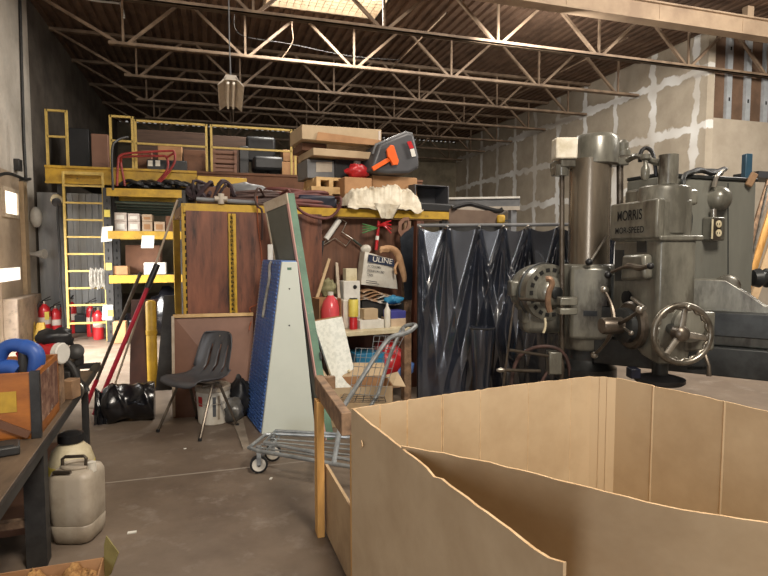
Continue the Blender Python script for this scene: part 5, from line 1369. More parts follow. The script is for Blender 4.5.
# orange tool box: near corner at px 33
c = at_z(34, 438, ZW); c2 = at_z(53, 413, ZW)
tx = XB - .03; ty0, ty1 = c.y, c2.y + .06; th = zt_ = at_h(33, 372, d5(c)).z
bx0 = tx - .62
tbx = thing('wooden_box', 'open orange stained plywood box standing on the workbench', 'box', V(((tx + bx0) / 2, (ty0 + ty1) / 2, ZW)))
def bb_(x0, x1, y0, y1, z0, z1): return MB(BM).box((x0, y0, z0), (x1, y1, z1))
Z0 = ZW + .001
build('front', bb_(bx0, tx, ty0, ty0 + .015, Z0, th), m_orange, tbx, .002); build('back', bb_(bx0, tx, ty1 - .015, ty1, Z0, th), m_orange, tbx, .002)
build('side', bb_(tx - .015, tx, ty0, ty1, Z0, th), m_orange, tbx, .002); build('side', bb_(bx0, bx0 + .015, ty0, ty1, Z0, th), m_orange, tbx, .002); build('base', bb_(bx0, tx, ty0, ty1, Z0, Z0 + .012), m_orange, tbx)
build('corner_strip', bb_(tx - .03, tx + .012, ty0 - .012, ty0 + .02, Z0, th + .004), m_darksteel, tbx, label='dark corner strip')
build('brace', MB(BM).bar(V((tx - .04, ty0 - .008, Z0 + .02)), V((bx0 + .02, ty0 - .008, th - .0)), .035, .014, (0, 1, 0)), m_carddark, tbx)
build('torn_label', bb_(tx, tx + .003, ty0 + .06, ty1 - .04, Z0 + .06, th - .03), m_labelbrown, tbx)
build('bright_patch', bb_(tx - .17, tx - .09, ty0 - .003, ty0, Z0 + .14, th - .09), m_yellow, tbx, label='worn yellow patch')
# blue drill / tool case sticking out of the box
dz = th
bt = thing('power_tool', 'blue moulded hand tool with looped handle sticking out of the wooden box', 'tool', V((tx - .2, ty0 + .2, ZW + .02)))
yT = d5(c) + .18
def bp(px, py, o=0): return at_h(px, py, yT + o)
build('handle', MB().tube(smoothpath([bp(-6, 372), bp(0, 356), bp(6, 347.5), bp(14, 345), bp(24, 346.5), bp(33, 350), bp(37, 357), bp(36, 368), bp(34, 380)], 5), [.035] * 20 + [.04] * 21, 12), m_bluedrill, bt)
build('body', MB().tube(smoothpath([bp(-12, 372), bp(0, 369), bp(12, 368), bp(20, 371)], 4), .045, 12), m_bluedrill, bt)
build('motor', MB().tube([bp(24, 352), bp(24, 392)], .028, 12), m_darksteel, bt)
build('trigger', MB().tube([bp(18, 352), bp(21, 358)], .014, 8), m_red, bt)
build('lower_grip', MB().tube(smoothpath([bp(-10, 382), bp(4, 380), bp(16, 383)], 4), .03, 10), m_bluedrill, bt)
# red and white can lying behind
o = at_h(50, 353, yT + .45); cdir = cf(1, -.15, 0).normalized()
rz_ = .062
dmy = V((o.x, o.y, 0))
yb_ = min(yb1 - .35, o.y)
rw = thing('tin_can', 'red and white tin can lying beyond the wooden box', 'can', V((o.x, o.y, ZW)))
build('body', MB().lathe(o - cdir * .1, cdir, [(0, .058), (.004, .062), (.15, .062)], 20), m_red, rw); build('rim', MB().lathe(o + cdir * .05, cdir, [(0, .062), (.002, .065), (.035, .065), (.04, .058)], 20), m_white, rw)
# support block below the can
build('cradle', MB().box((o.x - .11, o.y - .05, ZW), (o.x + .06, o.y + .05, o.z - .055)), m_oldwood, rw)
lumpy('black_cloth', o + V((.02, .04, .085)), .085, m_black, 'black cloth heaped over the red and white can', 'cloth', (1.15, .7, .6), 11, .25)
# vice-like clamp tool
A_ = at_z(66, 388, ZW); vy = d5(A_)
vt = thing('pipe_tool', 'worn steel bench tool with round headed lever at the far bench end', 'tool', V((A_.x, A_.y, ZW)))
build('arm', MB().tube(smoothpath([at_h(55, 365, vy), at_h(64, 361, vy), at_h(72, 367, vy), at_h(78, 380, vy), at_h(84, 386, vy + .05), at_h(87, 392, vy + .05)], 5), .022, 10), m_darksteel, vt)
build('lever', MB().cyl(at_h(66, 364, vy + .05), at_h(80, 353, vy + .1), .022), m_steeldark, vt); build('lever_head', MB().lathe(at_h(76, 352.5, vy + .1), cf(.4, -.8, .4), [(0, .02), (.01, .05), (.03, .055), (.045, .03)], 16), m_darksteel, vt)
build('block', MB().obox(at_h(73, 360, vy + .12) , RIGHT, FWDH, ZU, (.12, .1, .09)), m_darksteel, vt, .02)
build('base', MB().obox(V((A_.x - .03, A_.y + .05, ZW + .06)), RIGHT, FWDH, ZU, (.18, .14, .118)), m_darksteel, vt, .01)
build('latch', MB().tube(smoothpath([at_h(79, 382, vy), at_h(83, 390, vy), at_h(80, 397, vy), at_h(77, 388, vy)], 4), .01, 8), m_steel, vt)
o = at_z(71, 398, ZW); solo('wood_block', MB().obox(o + ZU * .061, RIGHT, FWDH, ZU, (.075, .1, .12)), m_wood, 'small wooden block on the bench before the steel tool', 'block', bev=.004)
# papers and grey device on the near bench
random.seed(44)
o = at_z(15, 431, ZW); mb = MB()
for k in range(7):
    a = random.uniform(0, 3); d1 = V((math.cos(a), math.sin(a), random.uniform(-.2, .4))); b0 = o + V((random.uniform(-.08, .06), random.uniform(-.08, .06), .012 + .012 * k))
    mb.grid([[b0 - d1 * .09 + V((0, .012 * j, .01 * math.sin(j * 2 + k))), b0 + V((.01, .012 * j, .02)), b0 + d1 * .09 + V((0, .012 * j, 0))] for j in range(4)], (0, 0, .002))
pz0 = min(p.z for p in mb.v); mb.v = [V((p.x, p.y, p.z - pz0 + ZW + .002)) for p in mb.v]
solo('crumpled_wrapping', mb, m_paper, 'crumpled white wrapping on the workbench in front of the orange box', 'wrapping')
o = at_z(8, 455, ZW); dv = thing('grey_device', 'flat dark grey device lying at the near edge of the workbench', 'device', V((o.x - .05, o.y, ZW)))
build('case', MB().obox(V((o.x - .06, o.y + .02, ZW + .022)), V((.96, .28, 0)), V((-.28, .96, 0)), ZU, (.2, .13, .042)), m_darksteel, dv, .008); build('pad', MB().obox(V((o.x - .06, o.y + .02, ZW + .045)), V((.96, .28, 0)), V((-.28, .96, 0)), ZU, (.15, .09, .006)), m_darksteel, dv)
o = at_z(42, 421, ZW); solo('steel_nut', MB().lathe(V((o.x, o.y, ZW)), ZU, [(0, .018), (.02, .018), (.022, .01), (.035, .01)], 6), m_steel, 'small bright bolt lying beside the orange box', 'bolt')
# white jug and yellow bottle under the bench end
jb = floor_at(68, 547); R_ = .112
jl_ = V((jb.x, jb.y, 0)) + FWDH * R_; jh = at_h(76, 466, d5(jl_)).z
ju = thing('jerry_jug', 'dirty white square plastic jug on the floor by the workbench leg', 'jug', jl_)
jr = V((.96, -.28, 0)); jf = V((.28, .96, 0))
def rr(w_, z, rad, n=6):
    pts = []
    for (sx_, sy_) in ((1, -1), (1, 1), (-1, 1), (-1, -1)):
        cx, cy = sx_ * (w_ - rad), sy_ * (w_ - rad); a0 = {(1, -1): -pi / 2, (1, 1): 0, (-1, 1): pi / 2, (-1, -1): pi}[(sx_, sy_)]
        for k in range(n): a = a0 + pi / 2 * k / (n - 1); pts.append(jl_ + jr * (cx + rad * math.cos(a)) + jf * (cy + rad * math.sin(a)) + ZU * z)
    return pts
build('body', MB().loft([rr(.085, 0, .05), rr(.1, .012, .05), rr(.108, .05, .05), rr(.111, .1, .05), rr(.107, .106, .05), rr(.111, .115, .05), rr(R_, .2, .05), rr(R_, jh - .04, .05), rr(.102, jh - .01, .05), rr(.08, jh, .045)]), m_dirtywhite, ju, ang=50)
build('neck_ring', MB().tube([jl_ + jr * (.075 * math.cos(t)) + jf * (.06 * math.sin(t)) + ZU * (jh + .008) for t in [2 * pi * k / 20 for k in range(20)]], .01, 8, True), m_dirtywhite, ju)
hp = lambda x, z: jl_ + jr * x + jf * -.03 + ZU * (jh + z)
build('handle', MB().tube([hp(-.06, .0), hp(-.06, .05), hp(-.045, .062), hp(.055, .066), hp(.066, .055), hp(.062, .005)], .009, 8), m_steeldark, ju)
build('spout', MB().cyl(jl_ + jr * .09 + jf * -.02 + ZU * (jh - .02), jl_ + jr * .09 + jf * -.02 + ZU * (jh + .03), .022), m_whiteplastic, ju)
build('latch', MB().bar(jl_ + jr * -.07 + jf * -.1 + ZU * (jh + .005), jl_ + jr * .02 + jf * -.1 + ZU * (jh + .005), .02, .012), m_steeldark, ju)
yb2 = floor_at(64, 505); yo = V((yb2.x, yb2.y, 0)) + FWDH * .1; yh = at_h(66, 437, d5(yo)).z
yj = thing('yellow_container', 'white and yellow plastic container with black top behind the white jug', 'container', yo)
build('body', MB().lathe(yo, ZU, [(0, .115), (.01, .13), (yh * .62, .13), (yh * .8, .11), (yh * .9, .07), (yh * .94, .05)], 24), m_cream, yj)
build('label', MB().lathe(yo + ZU * (yh * .45), ZU, [(0, .1), (.002, .133), (yh * .15, .133), (yh * .155, .1)], 24), m_tape, yj)
build('cap', MB().lathe(yo + ZU * (yh * .93), ZU, [(0, .06), (.003, .075), (.05, .075), (.06, .05)], 18), m_black, yj)
# carton of shavings at the bottom left corner
A = at_z(-12, 585, .0); zc3 = .22
ptl, ptr = at_z(28, 569, zc3), at_z(104, 557, zc3)
ed = (ptr - ptl); ed.z = 0; lw = .62; ed.normalize(); en3 = V((ed.y, -ed.x, 0))
if en3.y > 0: en3 = -en3
q0 = V((ptr.x, ptr.y, 0)) - ed * lw
sbx = thing('shavings_carton', 'open carton full of crinkled shavings at the bottom left corner', 'carton', q0 + ed * lw / 2 + en3 * .2)
qq = lambda x, y, z: q0 + ed * x + en3 * y + ZU * z
def qb_(x0, x1, y0, y1, z0, z1): return MB().hexa([qq(x0, y0, z0), qq(x1, y0, z0), qq(x1, y1, z0), qq(x0, y1, z0)], [qq(x0, y0, z1), qq(x1, y0, z1), qq(x1, y1, z1), qq(x0, y1, z1)])
build('side', qb_(0, lw, 0, .006, 0, zc3), m_card2, sbx); build('side', qb_(lw - .006, lw, 0, .42, 0, zc3), m_card2, sbx); build('side', qb_(0, .006, 0, .42, 0, zc3), m_card2, sbx); build('side', qb_(0, lw, .414, .42, 0, zc3), m_card2, sbx); build('base', qb_(0, lw, 0, .42, 0, .006), m_card2, sbx)
P = []
random.seed(13)
for i in range(50):
    P.append([qq(.012 + (lw - .024) * i / 49, .012 + .396 * j / 35, .175 + .03 * math.sin(i * .5) * math.cos(j * .4) + random.uniform(0, .025)) for j in range(36)])
fillr = build('filling', MB().grid(P, (0, 0, -.15)), m_shav, sbx, ang=20); fillr['kind'] = 'stuff'
random.seed(14); fm = MB()
fa_ = at_z(107, 575, .2); F1, F2, F3 = at_h(106, 536, d5(ptr) - .02), at_h(118.5, 553, d5(ptr) - .03), at_h(111, 574, d5(ptr) - .02)
build('paper_flap', MB().prism([at_h(104, 560, d5(ptr)), at_h(104, 545, d5(ptr)), F1, F2, F3, at_h(104, 580, d5(ptr))], FWDH * .006), m_olive, sbx)
random.seed(15)
cf_ = lumpy('clear_wrap', qq(.12, .2, .24), .085, m_clear, 'crumpled clear plastic wrap lying on the shavings carton', 'wrap', (1.7, 1.0, .45), 15, .35)
# ================================================================ RADIAL DRILL
DC = 4.5
cc = at_h(588.5, 250, DC); cc = V((cc.x, cc.y, 0))
dr = thing('radial_drill', 'large grey green radial drilling machine with round column and hand wheel', 'drill press', cc)
zz = lambda px, py, d=DC: at_h(px, py, d).z
build('base', MB().obox(cc + ZU * .1 + cf(.5, -.25, 0) * 1, cf(.95, -.3, 0).normalized(), cf(.3, .95, 0).normalized(), ZU, (1.9, .9, .2)), m_drilldark, dr, .02)
build('column', MB().cyl(cc + ZU * .19, cc + ZU * zz(588, 160), .158, n=40), m_colsteel, dr)
build('column_collar', MB().lathe(cc + ZU * zz(588, 378), ZU, [(0, .235), (.1, .235), (.13, .2), (.17, .17), (.32, .168), (.34, .15)], 36), m_drilldark, dr)
cz1 = cc + RIGHT * .04
build('column_cap', MB().lathe(V((cz1.x, cz1.y, zz(588, 166))), ZU, [(0, .16), (.01, .172), (.2, .172), (.215, .165), (.235, .15), (.24, .05)], 36), m_drill, dr, ang=50)
# box on the cap, cream
def hbox(px0, px1, pt, pb, d, dep): 
    a, b_ = at_h(px0, pb, d), at_h(px1, pb, d); zt = zz((px0 + px1) / 2, pt, d)
    return MB().hexa([a, b_, b_ + FWDH * dep, a + FWDH * dep], [V((a.x, a.y, zt)), V((b_.x, b_.y, zt)), V((b_.x, b_.y, zt)) + FWDH * dep, V((a.x, a.y, zt)) + FWDH * dep])
build('switch_box', hbox(556, 578, 137, 158.5, DC - .2, .13), m_bcream, dr, .012, label='scuffed cream switch box')
build('cap_bracket', hbox(561, 576, 157, 167, DC - .18, .3), m_drill, dr, .01)
build('screw_nut', MB().lathe(at_h(561.5, 176, DC - .12), ZU, [(0, .05), (.04, .055), (.08, .055), (.09, .03)], 18), m_drill, dr)
build('nut_lug', hbox(554.5, 568, 166, 175, DC - .12, .1), m_drill, dr, .008)
build('screw_rod', MB().cyl(at_h(562, 385, DC - .1), at_h(562, 166, DC - .1), .019), m_steeldark, dr)
build('cap_arm', hbox(607, 629.5, 157, 165, DC - .06, .12), m_drill, dr, .01)
kn = at_h(622.5, 156, DC); build('cap_knob', MB().lathe(kn, ZU, [(0, .06), (.04, .06), (.05, .045), (.1, .045), (.12, .03), (.13, .012)], 18), m_drill, dr)
build('guide_rod', MB().cyl(at_h(620, 164, DC), at_h(620, 270, DC), .026), m_steeldark, dr)
# clamp sleeve round the column
zs0_, zs1_ = zz(588, 347), zz(588, 264)
build('clamp_sleeve', MB().lathe(cc + ZU * zs0_, ZU, [(0, .2), (.02, .215), (zs1_ - zs0_ - .02, .215), (zs1_ - zs0_, .2)], 36), m_drill, dr, ang=50)
sl = MB(); fwdS = cf(-.25, -.97, 0).normalized(); sdS = V((-fwdS.y, fwdS.x, 0))
build('sleeve_face', MB().obox(cc + fwdS * .16 + ZU * ((zs0_ + zs1_) / 2 + .04), sdS, fwdS, ZU, (.3, .16, zs1_ - zs0_ - .1)), m_drill, dr, .03)
o = cc + fwdS * .245 + ZU * (zs0_ + .3); build('maker_plate', MB().obox(o, sdS, fwdS, ZU, (.1, .006, .04)), m_drilldark, dr)
o = at_h(567, 301, DC - .3); build('rod_clamp', MB().obox(o, RIGHT, FWDH, ZU, (.13, .1, .06)).obox(o - ZU * .075, RIGHT, FWDH, ZU, (.13, .1, .05)), m_drill, dr, .008)
for (px, py, px2, py2) in ((590, 262, 607, 236),):
    build('clamp_lever', MB().cyl(at_h(px, py, DC - .25), at_h(px2, py2, DC - .25), .01), m_steel, dr); build('lever_knob', MB().sphere(at_h(589, 262, DC - .25), .028, 12), m_black, dr)
build('lever_knob', MB().sphere(at_h(605, 290, 4.0), .028, 14), m_steel, dr)
build('lever_knob', MB().sphere(at_h(608, 274, 4.05), .024, 12), m_drilldark, dr)
# elevating motor on the left of the sleeve
mo = at_h(547, 292, DC); ma = cf(.32, -.95, 0).normalized()
mt = build('motor', MB().lathe(mo - ma * .26, ma, [(0, .12), (.02, .2), (.1, .22), (.12, .205), (.2, .205), (.21, .225), (.3, .225), (.31, .195)], 36), m_drill, dr)
for k in range(18):
    t = 2 * pi * k / 18; a = MB().ring(mo + ma * .048, ma, .165, 18)[k]; b_ = MB().ring(mo + ma * .05, ma, .195, 18)[k]
    build('vent_slot', MB().bar(a + ma * .004, b_ + ma * .0, .034, .008, ma), m_hole, mt)
build('motor_dome', MB().lathe(mo + ma * .045, ma, [(0, .13), (.03, .12), (.06, .09), (.08, .05), (.085, .02)], 28), m_drill, mt)
build('vent_hub', MB().lathe(mo + ma * .05, ma, [(0, .05), (.09, .05), (.1, .03)], 16), m_drilldark, mt)
build('motor_foot', MB().obox(mo - ZU * .17 - ma * .1, RIGHT, FWDH, ZU, (.32, .22, .2)), m_drill, dr, .03)
build('motor_belt_rim', MB().tube([p for p in MB().ring(mo - ma * .05, ma, .225, 32)], .014, 8, True), m_drilldark, dr)
build('terminal_box', hbox(511, 525, 281, 297, DC + .05, .15), m_drill, dr, .015)
build('gear_case', hbox(524, 573, 300, 334, DC - .02, .25), m_drill, dr, .05)
sp_ = [at_h(546, 279, DC - .35), at_h(550, 279, DC - .36), at_h(552, 284, DC - .36), at_h(549, 292, DC - .36), at_h(548, 303, DC - .36), at_h(550, 312, DC - .36)]
build('oil_pipe', MB().tube(smoothpath(sp_, 4), .022, 8), mat('rusty pipe', '#8d7058', '#6c5341', rough=.5, metal=.4, scale=9), dr)
build('oil_drip_tag', MB().tube(smoothpath([at_h(545, 318, DC - .36), at_h(545.5, 326, DC - .36), at_h(543.5, 333, DC - .36)], 3), .009, 6), m_cream, dr)
# control levers below
for (p, q, r) in (((509, 350), (549, 356), .012), ((498, 370), (540, 371), .014), ((519, 299), (546, 301), .012)):
    build('control_lever', MB().cyl(at_h(*p, DC - .2), at_h(*q, DC - .12), r), m_steeldark, dr)
build('lever_tip', MB().lathe(at_h(496.5, 370, DC - .2), RIGHT, [(0, .008), (.03, .02), (.06, .014)], 12), m_steel, dr)
build('control_rod', MB().cyl(at_h(514, 302, DC - .19), at_h(503, 388, DC - .19), .009), m_steeldark, dr)
build('lever_block', hbox(549, 562, 352, 375, DC - .15, .1), m_drill, dr, .01)
build('power_cable', MB().tube(smoothpath([at_h(511, 392, DC - .1), at_h(513, 372, DC - .1), at_h(520, 356, DC - .1), at_h(535, 347.5, DC - .12), at_h(552, 347, DC - .14), at_h(563, 353, DC - .14), at_h(569, 366, DC - .14), at_h(571, 390, DC - .14)], 5), .014, 8), m_brownhose, dr)
build('power_cable', MB().tube(smoothpath([at_h(540, 385, DC - .1), at_h(548, 372, DC - .1), at_h(558, 370, DC - .1)], 5), .012, 8), m_brownhose, dr)
# ---------------------------------------------------------------- arm
ad = cf(.83, -.55, 0).normalized(); an = cf(-.55, -.83, 0).normalized()
a0 = cc + ad * .1 + an * .1
def ap(t, z, o=0): return cc + ad * t + an * o + ZU * z
zb_ = zz(714, 371, 4.0)
def solve_t(px):      # t along the arm's front face (offset .14) seen at px
    p = at_plane(px, 250, cc + an * .14, an); return (p - cc).dot(ad)
t0, t1, t2 = solve_t(698), solve_t(727), solve_t(768)
zat = lambda px, py: at_plane(px, py, cc + an * .14, an).z
top = [(0.1, zat(698, 279) + .02), (t0, zat(698, 279)), (t1, zat(727, 280)), ((t1 + t2) / 2, zat(748, 292)), (t2, zat(768, 306)), (t2 + .5, zat(768, 306) - .12), (2.0, zat(768, 306) - .2)]
zw = zat(714, 311)
poly = [ap(t, z, .0) for t, z in top] + [ap(2.0, zw - .05, 0), ap(.1, zw - .05, 0)]
build('arm_web', MB().prism(poly, an * .1), m_drill, dr, .01)
zt1, zt2 = zat(714, 335), zat(714, 346)
def slabx(z0, z1, o0, o1, m, nm, bv=.008):
    build(nm, MB().hexa([ap(.1, z0, o0), ap(2.0, z0, o0), ap(2.0, z0, o1), ap(.1, z0, o1)], [ap(.1, z1, o0), ap(2.0, z1, o0), ap(2.0, z1, o1), ap(.1, z1, o1)]), m, dr, bv)
slabx(zt1, zw, -.05, .2, m_drilldark, 'arm_way'); slabx(zt2, zt1, -.05, .1, m_drill, 'arm_recess'); slabx(zb_, zt2, -.05, .19, m_drilldark, 'arm_way')
o = at_plane(727, 287, cc + an * .06, an); build('arm_boss', MB().lathe(o - an * .08, an, [(0, .085), (.1, .085), (.11, .07)], 24), m_drill, dr)
build('arm_pulley', MB().lathe(at_h(752, 278, 4.3), RIGHT, [(0, .06), (.05, .075), (.06, .05), (.1, .05), (.11, .075), (.2, .075), (.21, .04)], 18), m_drilldark, dr)
# ---------------------------------------------------------------- motor cabinet behind the head
ka, kb = at_h(655, 290, 3.96), at_h(752, 290, 4.28)
kd = V((kb.x - ka.x, kb.y - ka.y, 0)); kn_ = V((-kd.y, kd.x, 0)).normalized(); kn_ = kn_ if kn_.y > 0 else -kn_
kz0, kz1 = 1.22, zz(690, 178, 4.05)
A, B = V((ka.x, ka.y, kz0)), V((kb.x, kb.y, kz0))
build('cabinet', MB().hexa([A, B, B + kn_ * .3, A + kn_ * .3], [p + ZU * (kz1 - kz0) for p in (A, B, B + kn_ * .3, A + kn_ * .3)]), m_cab, dr, .012)
build('cabinet_lid', MB().hexa([p + ZU * (kz1 - kz0) for p in (A - kn_ * .015, B - kn_ * .015, B + kn_ * .3, A + kn_ * .3)], [p + ZU * (kz1 - kz0 + .025) for p in (A - kn_ * .015, B - kn_ * .015, B + kn_ * .3, A + kn_ * .3)]), m_drilldark, dr, .005)
def kp(px, py, o=0): return at_plane(px, py, A - kn_ * o, kn_)
build('cabinet_seam', MB().bar(kp(728, 183, .002), kp(728, 285, .002), .006, .006), m_drilldark, dr)
build('junction_dome', MB().lathe(kp(714, 199, -.02), -kn_, [(0, .09), (.05, .09), (.09, .075), (.115, .04), (.12, .01)], 28), m_drill, dr)
build('conduit_neck', MB().cyl(kp(713.5, 209, .04), kp(713.5, 220, .04), .02), m_steel, dr)
ob = build('outlet_box', MB().obox(kp(713.5, 229, .045), kd.normalized(), kn_, ZU, (.13, .09, .17)), m_drill, dr, .012)
build('outlet_cover', MB().obox(kp(716.5, 229, .093), kd.normalized(), kn_, ZU, (.085, .006, .155)), m_steeldark, ob)
for py in (224, 233):
    build('socket', MB().lathe(kp(718.5, py, .096), -kn_, [(0, .026), (.005, .026), (.006, .02)], 18), m_cream, ob)
    for s in (-1, 1): build('socket_slot', MB().obox(kp(718.5 + s * 1.1, py, .103), kd.normalized(), kn_, ZU, (.004, .003, .014)), m_hole, ob)
build('cover_edge', MB().obox(kp(712.3, 229, .1), kd.normalized(), kn_, ZU, (.014, .004, .14)), m_cream, ob)
build('cable', MB().tube(smoothpath([kp(714, 187, .05), kp(716, 178, .05), kp(721, 172, 0), kp(726, 169, -.1)], 5), .016, 8), m_steel, dr)
build('cable', MB().tube(smoothpath([kp(689, 231, .1), kp(690, 215, .1), kp(685, 200, .1), kp(683, 183, .1), kp(686, 174, .05), kp(700, 171, 0), kp(716, 171, -.05), kp(722, 174, -.05)], 5), .016, 8), m_drilldark, dr)
build('cable', MB().tube(smoothpath([kp(690, 173, .02), kp(700, 170, .0), kp(712, 173, .0), kp(724, 169, -.05)], 5), .02, 8), m_black, dr)
# ---------------------------------------------------------------- spindle head
E = cf(1.745, 3.55, 0); hx, hy = cf(.987, .16, 0), cf(-.16, .987, 0)
HM = Matrix(((hx.x, hy.x, 0, E.x), (hx.y, hy.y, 0, E.y), (0, 0, 1, 0), (0, 0, 0, 1)))
ez = lambda py: zz(655, py, 3.55)
hz = lambda py: zz(640, py, 3.75)
def hp_(px, py, o=0):        # point on the left (lettered) face, o = out
    return at_plane(px, py, E - hx * o, hx)
def hq(px, py, o=0):         # point on the right face
    return at_plane(px, py, E - hy * o, hy)
head = build('head_body', MB(HM).box((0, 0, ez(335)), (.27, .53, ez(237))), m_drill, dr, .035, seg=4)
z_a, z_b = ez(240), ez(198)
build('head_upper', MB(HM).box((-.01, .03, z_a), (.25, .535, z_b)), m_drill, dr, .02, seg=3)
build('head_name_panel', MB(HM).box((-.03, .0, z_a + .01), (.03, .53, z_b + .0)), m_drill, dr, .014)
build('head_housing', MB(HM).loft([[V((.14 + .17 * math.cos(t), .17 + .15 * math.sin(t), z)) for t in [2 * pi * k / 28 for k in range(28)]] for z in (ez(234), ez(190))] + [[V((.14 + .16 * math.cos(t), .17 + .14 * math.sin(t), ez(183))) for t in [2 * pi * k / 28 for k in range(28)]]]), m_drill, dr, .012, ang=50)
build('head_skirt', MB(HM).box((-.01, -.015, ez(241)), (.30, .5, ez(235))), m_drill, dr, .012)
build('head_rear', MB(HM).box((.06, .3, ez(200)), (.5, .5, ez(182))), m_drill, dr, .02)
o = at_h(668, 180, 3.72); build('quill_cover', MB().cyl(V((o.x, o.y, o.z - .03)), V((o.x, o.y, zz(668, 155, 3.72))), .06, n=24), m_drill, dr)
o2 = at_h(645, 180, 3.8); build('oiler', MB().lathe(o2, ZU, [(0, .02), (.03, .028), (.08, .028), (.1, .015), (.13, .015), (.14, .03), (.17, .03)], 14), m_drill, dr)
build('oil_line', MB().tube(smoothpath([at_h(628, 160, 4.1), at_h(636, 156, 4), at_h(645, 158, 3.9), at_h(652, 161, 3.8), at_h(660, 163, 3.75)], 4), .022, 8), m_drill, dr)
build('cable_loop', MB().tube(smoothpath([at_h(640, 162, 3.95), at_h(641, 152, 3.95), at_h(646, 148, 3.95), at_h(652, 152, 3.9), at_h(655, 164, 3.85), at_h(656, 176, 3.85)], 5), .014, 8), m_black, dr)
# head lower taper
bl0 = [V((0, 0, ez(335) + .05)), V((.27, 0, ez(335) + .05)), V((.27, .5, ez(335) + .05)), V((0, .5, ez(335) + .05))]
bl1 = [V((.03, .02, ez(366))), V((.24, .02, ez(366))), V((.24, .2, ez(366) + .03)), V((.03, .2, ez(366) + .03))]
build('head_foot', MB(HM).hexa(bl1, bl0), m_drill, dr, .015)
# lettering on the name panel
def letter(txt, px0, px1, pt, pb):
    a, b_ = hp_(px0, pb, .0315), hp_(px1, pb, .0315); h = hp_(px0, pt, .0315).z - a.z
    d_ = V((b_.x - a.x, b_.y - a.y, 0)); build('lettering', text_mesh(txt, a, d_, ZU, h, d_.length, bold=.008), m_hole, dr)
letter('MORRIS', 617.5, 642, 211.5, 221.5); letter('MOR-SPEED', 615.5, 644, 228, 234)
for (x0, x1, y0, y1) in ((637.5, 646.5, 236.5, 252.5), (615.5, 624, 250, 281)):
    build('instruction_plate', MB().quadslab(hp_(x0, y1, .0), hp_(x1, y1, .0), hp_(x1, y0, .0), hp_(x0, y0, .0), -hx, .006), m_drilldark, dr)
build('selector_box', MB().quadslab(hp_(629, 281, 0), hp_(654, 279, 0), hp_(653, 254, 0), hp_(631, 255, 0), -hx, .07), m_drill, dr, .02)
lv = -hx
build('selector_lever', MB().tube(smoothpath([hp_(651, 265, .09), hp_(640, 268, .1), hp_(628, 266, .11), hp_(612, 272, .11)], 4), [.016] * 4 + [.02] * 5 + [.012] * 4, 8), m_steeldark, dr); build('lever_knob', MB().sphere(hp_(650.5, 266, .1), .022, 12), m_black, dr); build('lever_knob', MB().sphere(hp_(608, 275, .11), .026, 12), m_black, dr)
# feed hub with three ball handles
fc = hp_(634, 325, 0); 
build('feed_plate', MB().lathe(fc, -hx, [(0, .165), (.03, .165), (.045, .15), (.05, .1)], 32), m_steeldark, dr); build('feed_dial', MB().lathe(fc - hx * .05, -hx, [(0, .12), (.04, .12), (.05, .1)], 28), m_drilldark, dr)
build('feed_hub', MB().lathe(fc - hx * .09, -hx, [(0, .06), (.03, .056), (.14, .056), (.15, .05)], 24), m_steeldark, dr)
hb_ = fc - hx * .14
for (px, py, pm, pn) in ((604, 289.5, 617, 303), (594.5, 355, 609, 341), (640, 309.5, 630, 306)):
    q = at_plane(px, py, hb_ - hx * .03, hx); 
    if (q - hb_).length > .5: q = hb_ + (q - hb_).normalized() * .42
    mid = lerp(hb_, q, .55) + hx * .02; build('feed_handle', MB().tube(smoothpath([hb_, mid, q], 5), [.016] * 5 + [.012] * 6, 8), m_steeldark, dr); build('handle_ball', MB().sphere(q, .026, 14), m_steel, dr)
q = at_plane(631, 333, fc - hx * .12, hx); build('trip_handle', MB().cyl(fc - hx * .1, q, .009), m_steel, dr); build('handle_ball', MB().sphere(q, .018, 12), m_steel, dr)
q = hp_(638, 300, .05); build('feed_stop', MB().lathe(hp_(628, 298, 0), -hx, [(0, .05), (.02, .05), (.03, .02)], 18), m_hole, dr); build('stop_lever', MB().cyl(hp_(632, 298, .04), hp_(645, 308, .05), .013), m_steel, dr)
# hand wheel
wc = at_h(682, 334, 3.3); wa = cf(.0, -1, .06).normalized(); wa = (wa * .75 + (-hy) * .25).normalized(); wr = .172
wh = build('hand_wheel', MB().tube(MB().ring(wc, wa, wr, 48), .019, 12, True), m_wheel, dr, ang=60)
rg = MB().ring(wc, wa, wr - .015, 120); build('finger_grip', MB().tube([p + (wc - p).normalized() * (.006 * math.sin(k * 2 * pi * 18 / 120)) for k, p in enumerate(rg)], .0105, 8, True), m_wheel, wh, ang=60)
R3 = MB().ring(wc, wa, wr - .01, 360)
upr = sorted(range(360), key=lambda i: -R3[i].z)[0]
for k in (8, 100, 217):
    for s in (1,): e = R3[(upr + k) % 360]; build('spoke', MB().loft([MB().ring(wc - wa * .012, (e - wc), .022, 10, wa, .014), MB().ring(e - wa * .004, (e - wc), .017, 10, wa, .01)]), m_steel, wh)
build('wheel_hub', MB().lathe(wc - wa * .05, wa, [(0, .045), (.06, .045), (.075, .03), (.08, .01)], 24), m_steeldark, wh)
build('wheel_knob', MB().sphere(R3[(upr + 8) % 360] + wa * .02, .016, 12), m_steel, wh)
wback = wc - wa * .05; hub2 = HM @ V((.14, .1, wc.z)); build('wheel_shaft', MB().cyl(wback, hub2 , .03), m_drilldark, dr)
build('wheel_bearing', MB().lathe(HM @ V((.2, -.02, wc.z + .02)), -wa * -1, [(0, .11), (.03, .11), (.05, .085)], 24), m_drill, dr)
build('feed_gearbox', MB(HM).box((.2, -.0, wc.z - .16), (.42, .3, wc.z + .1)), m_drill, dr, .02)
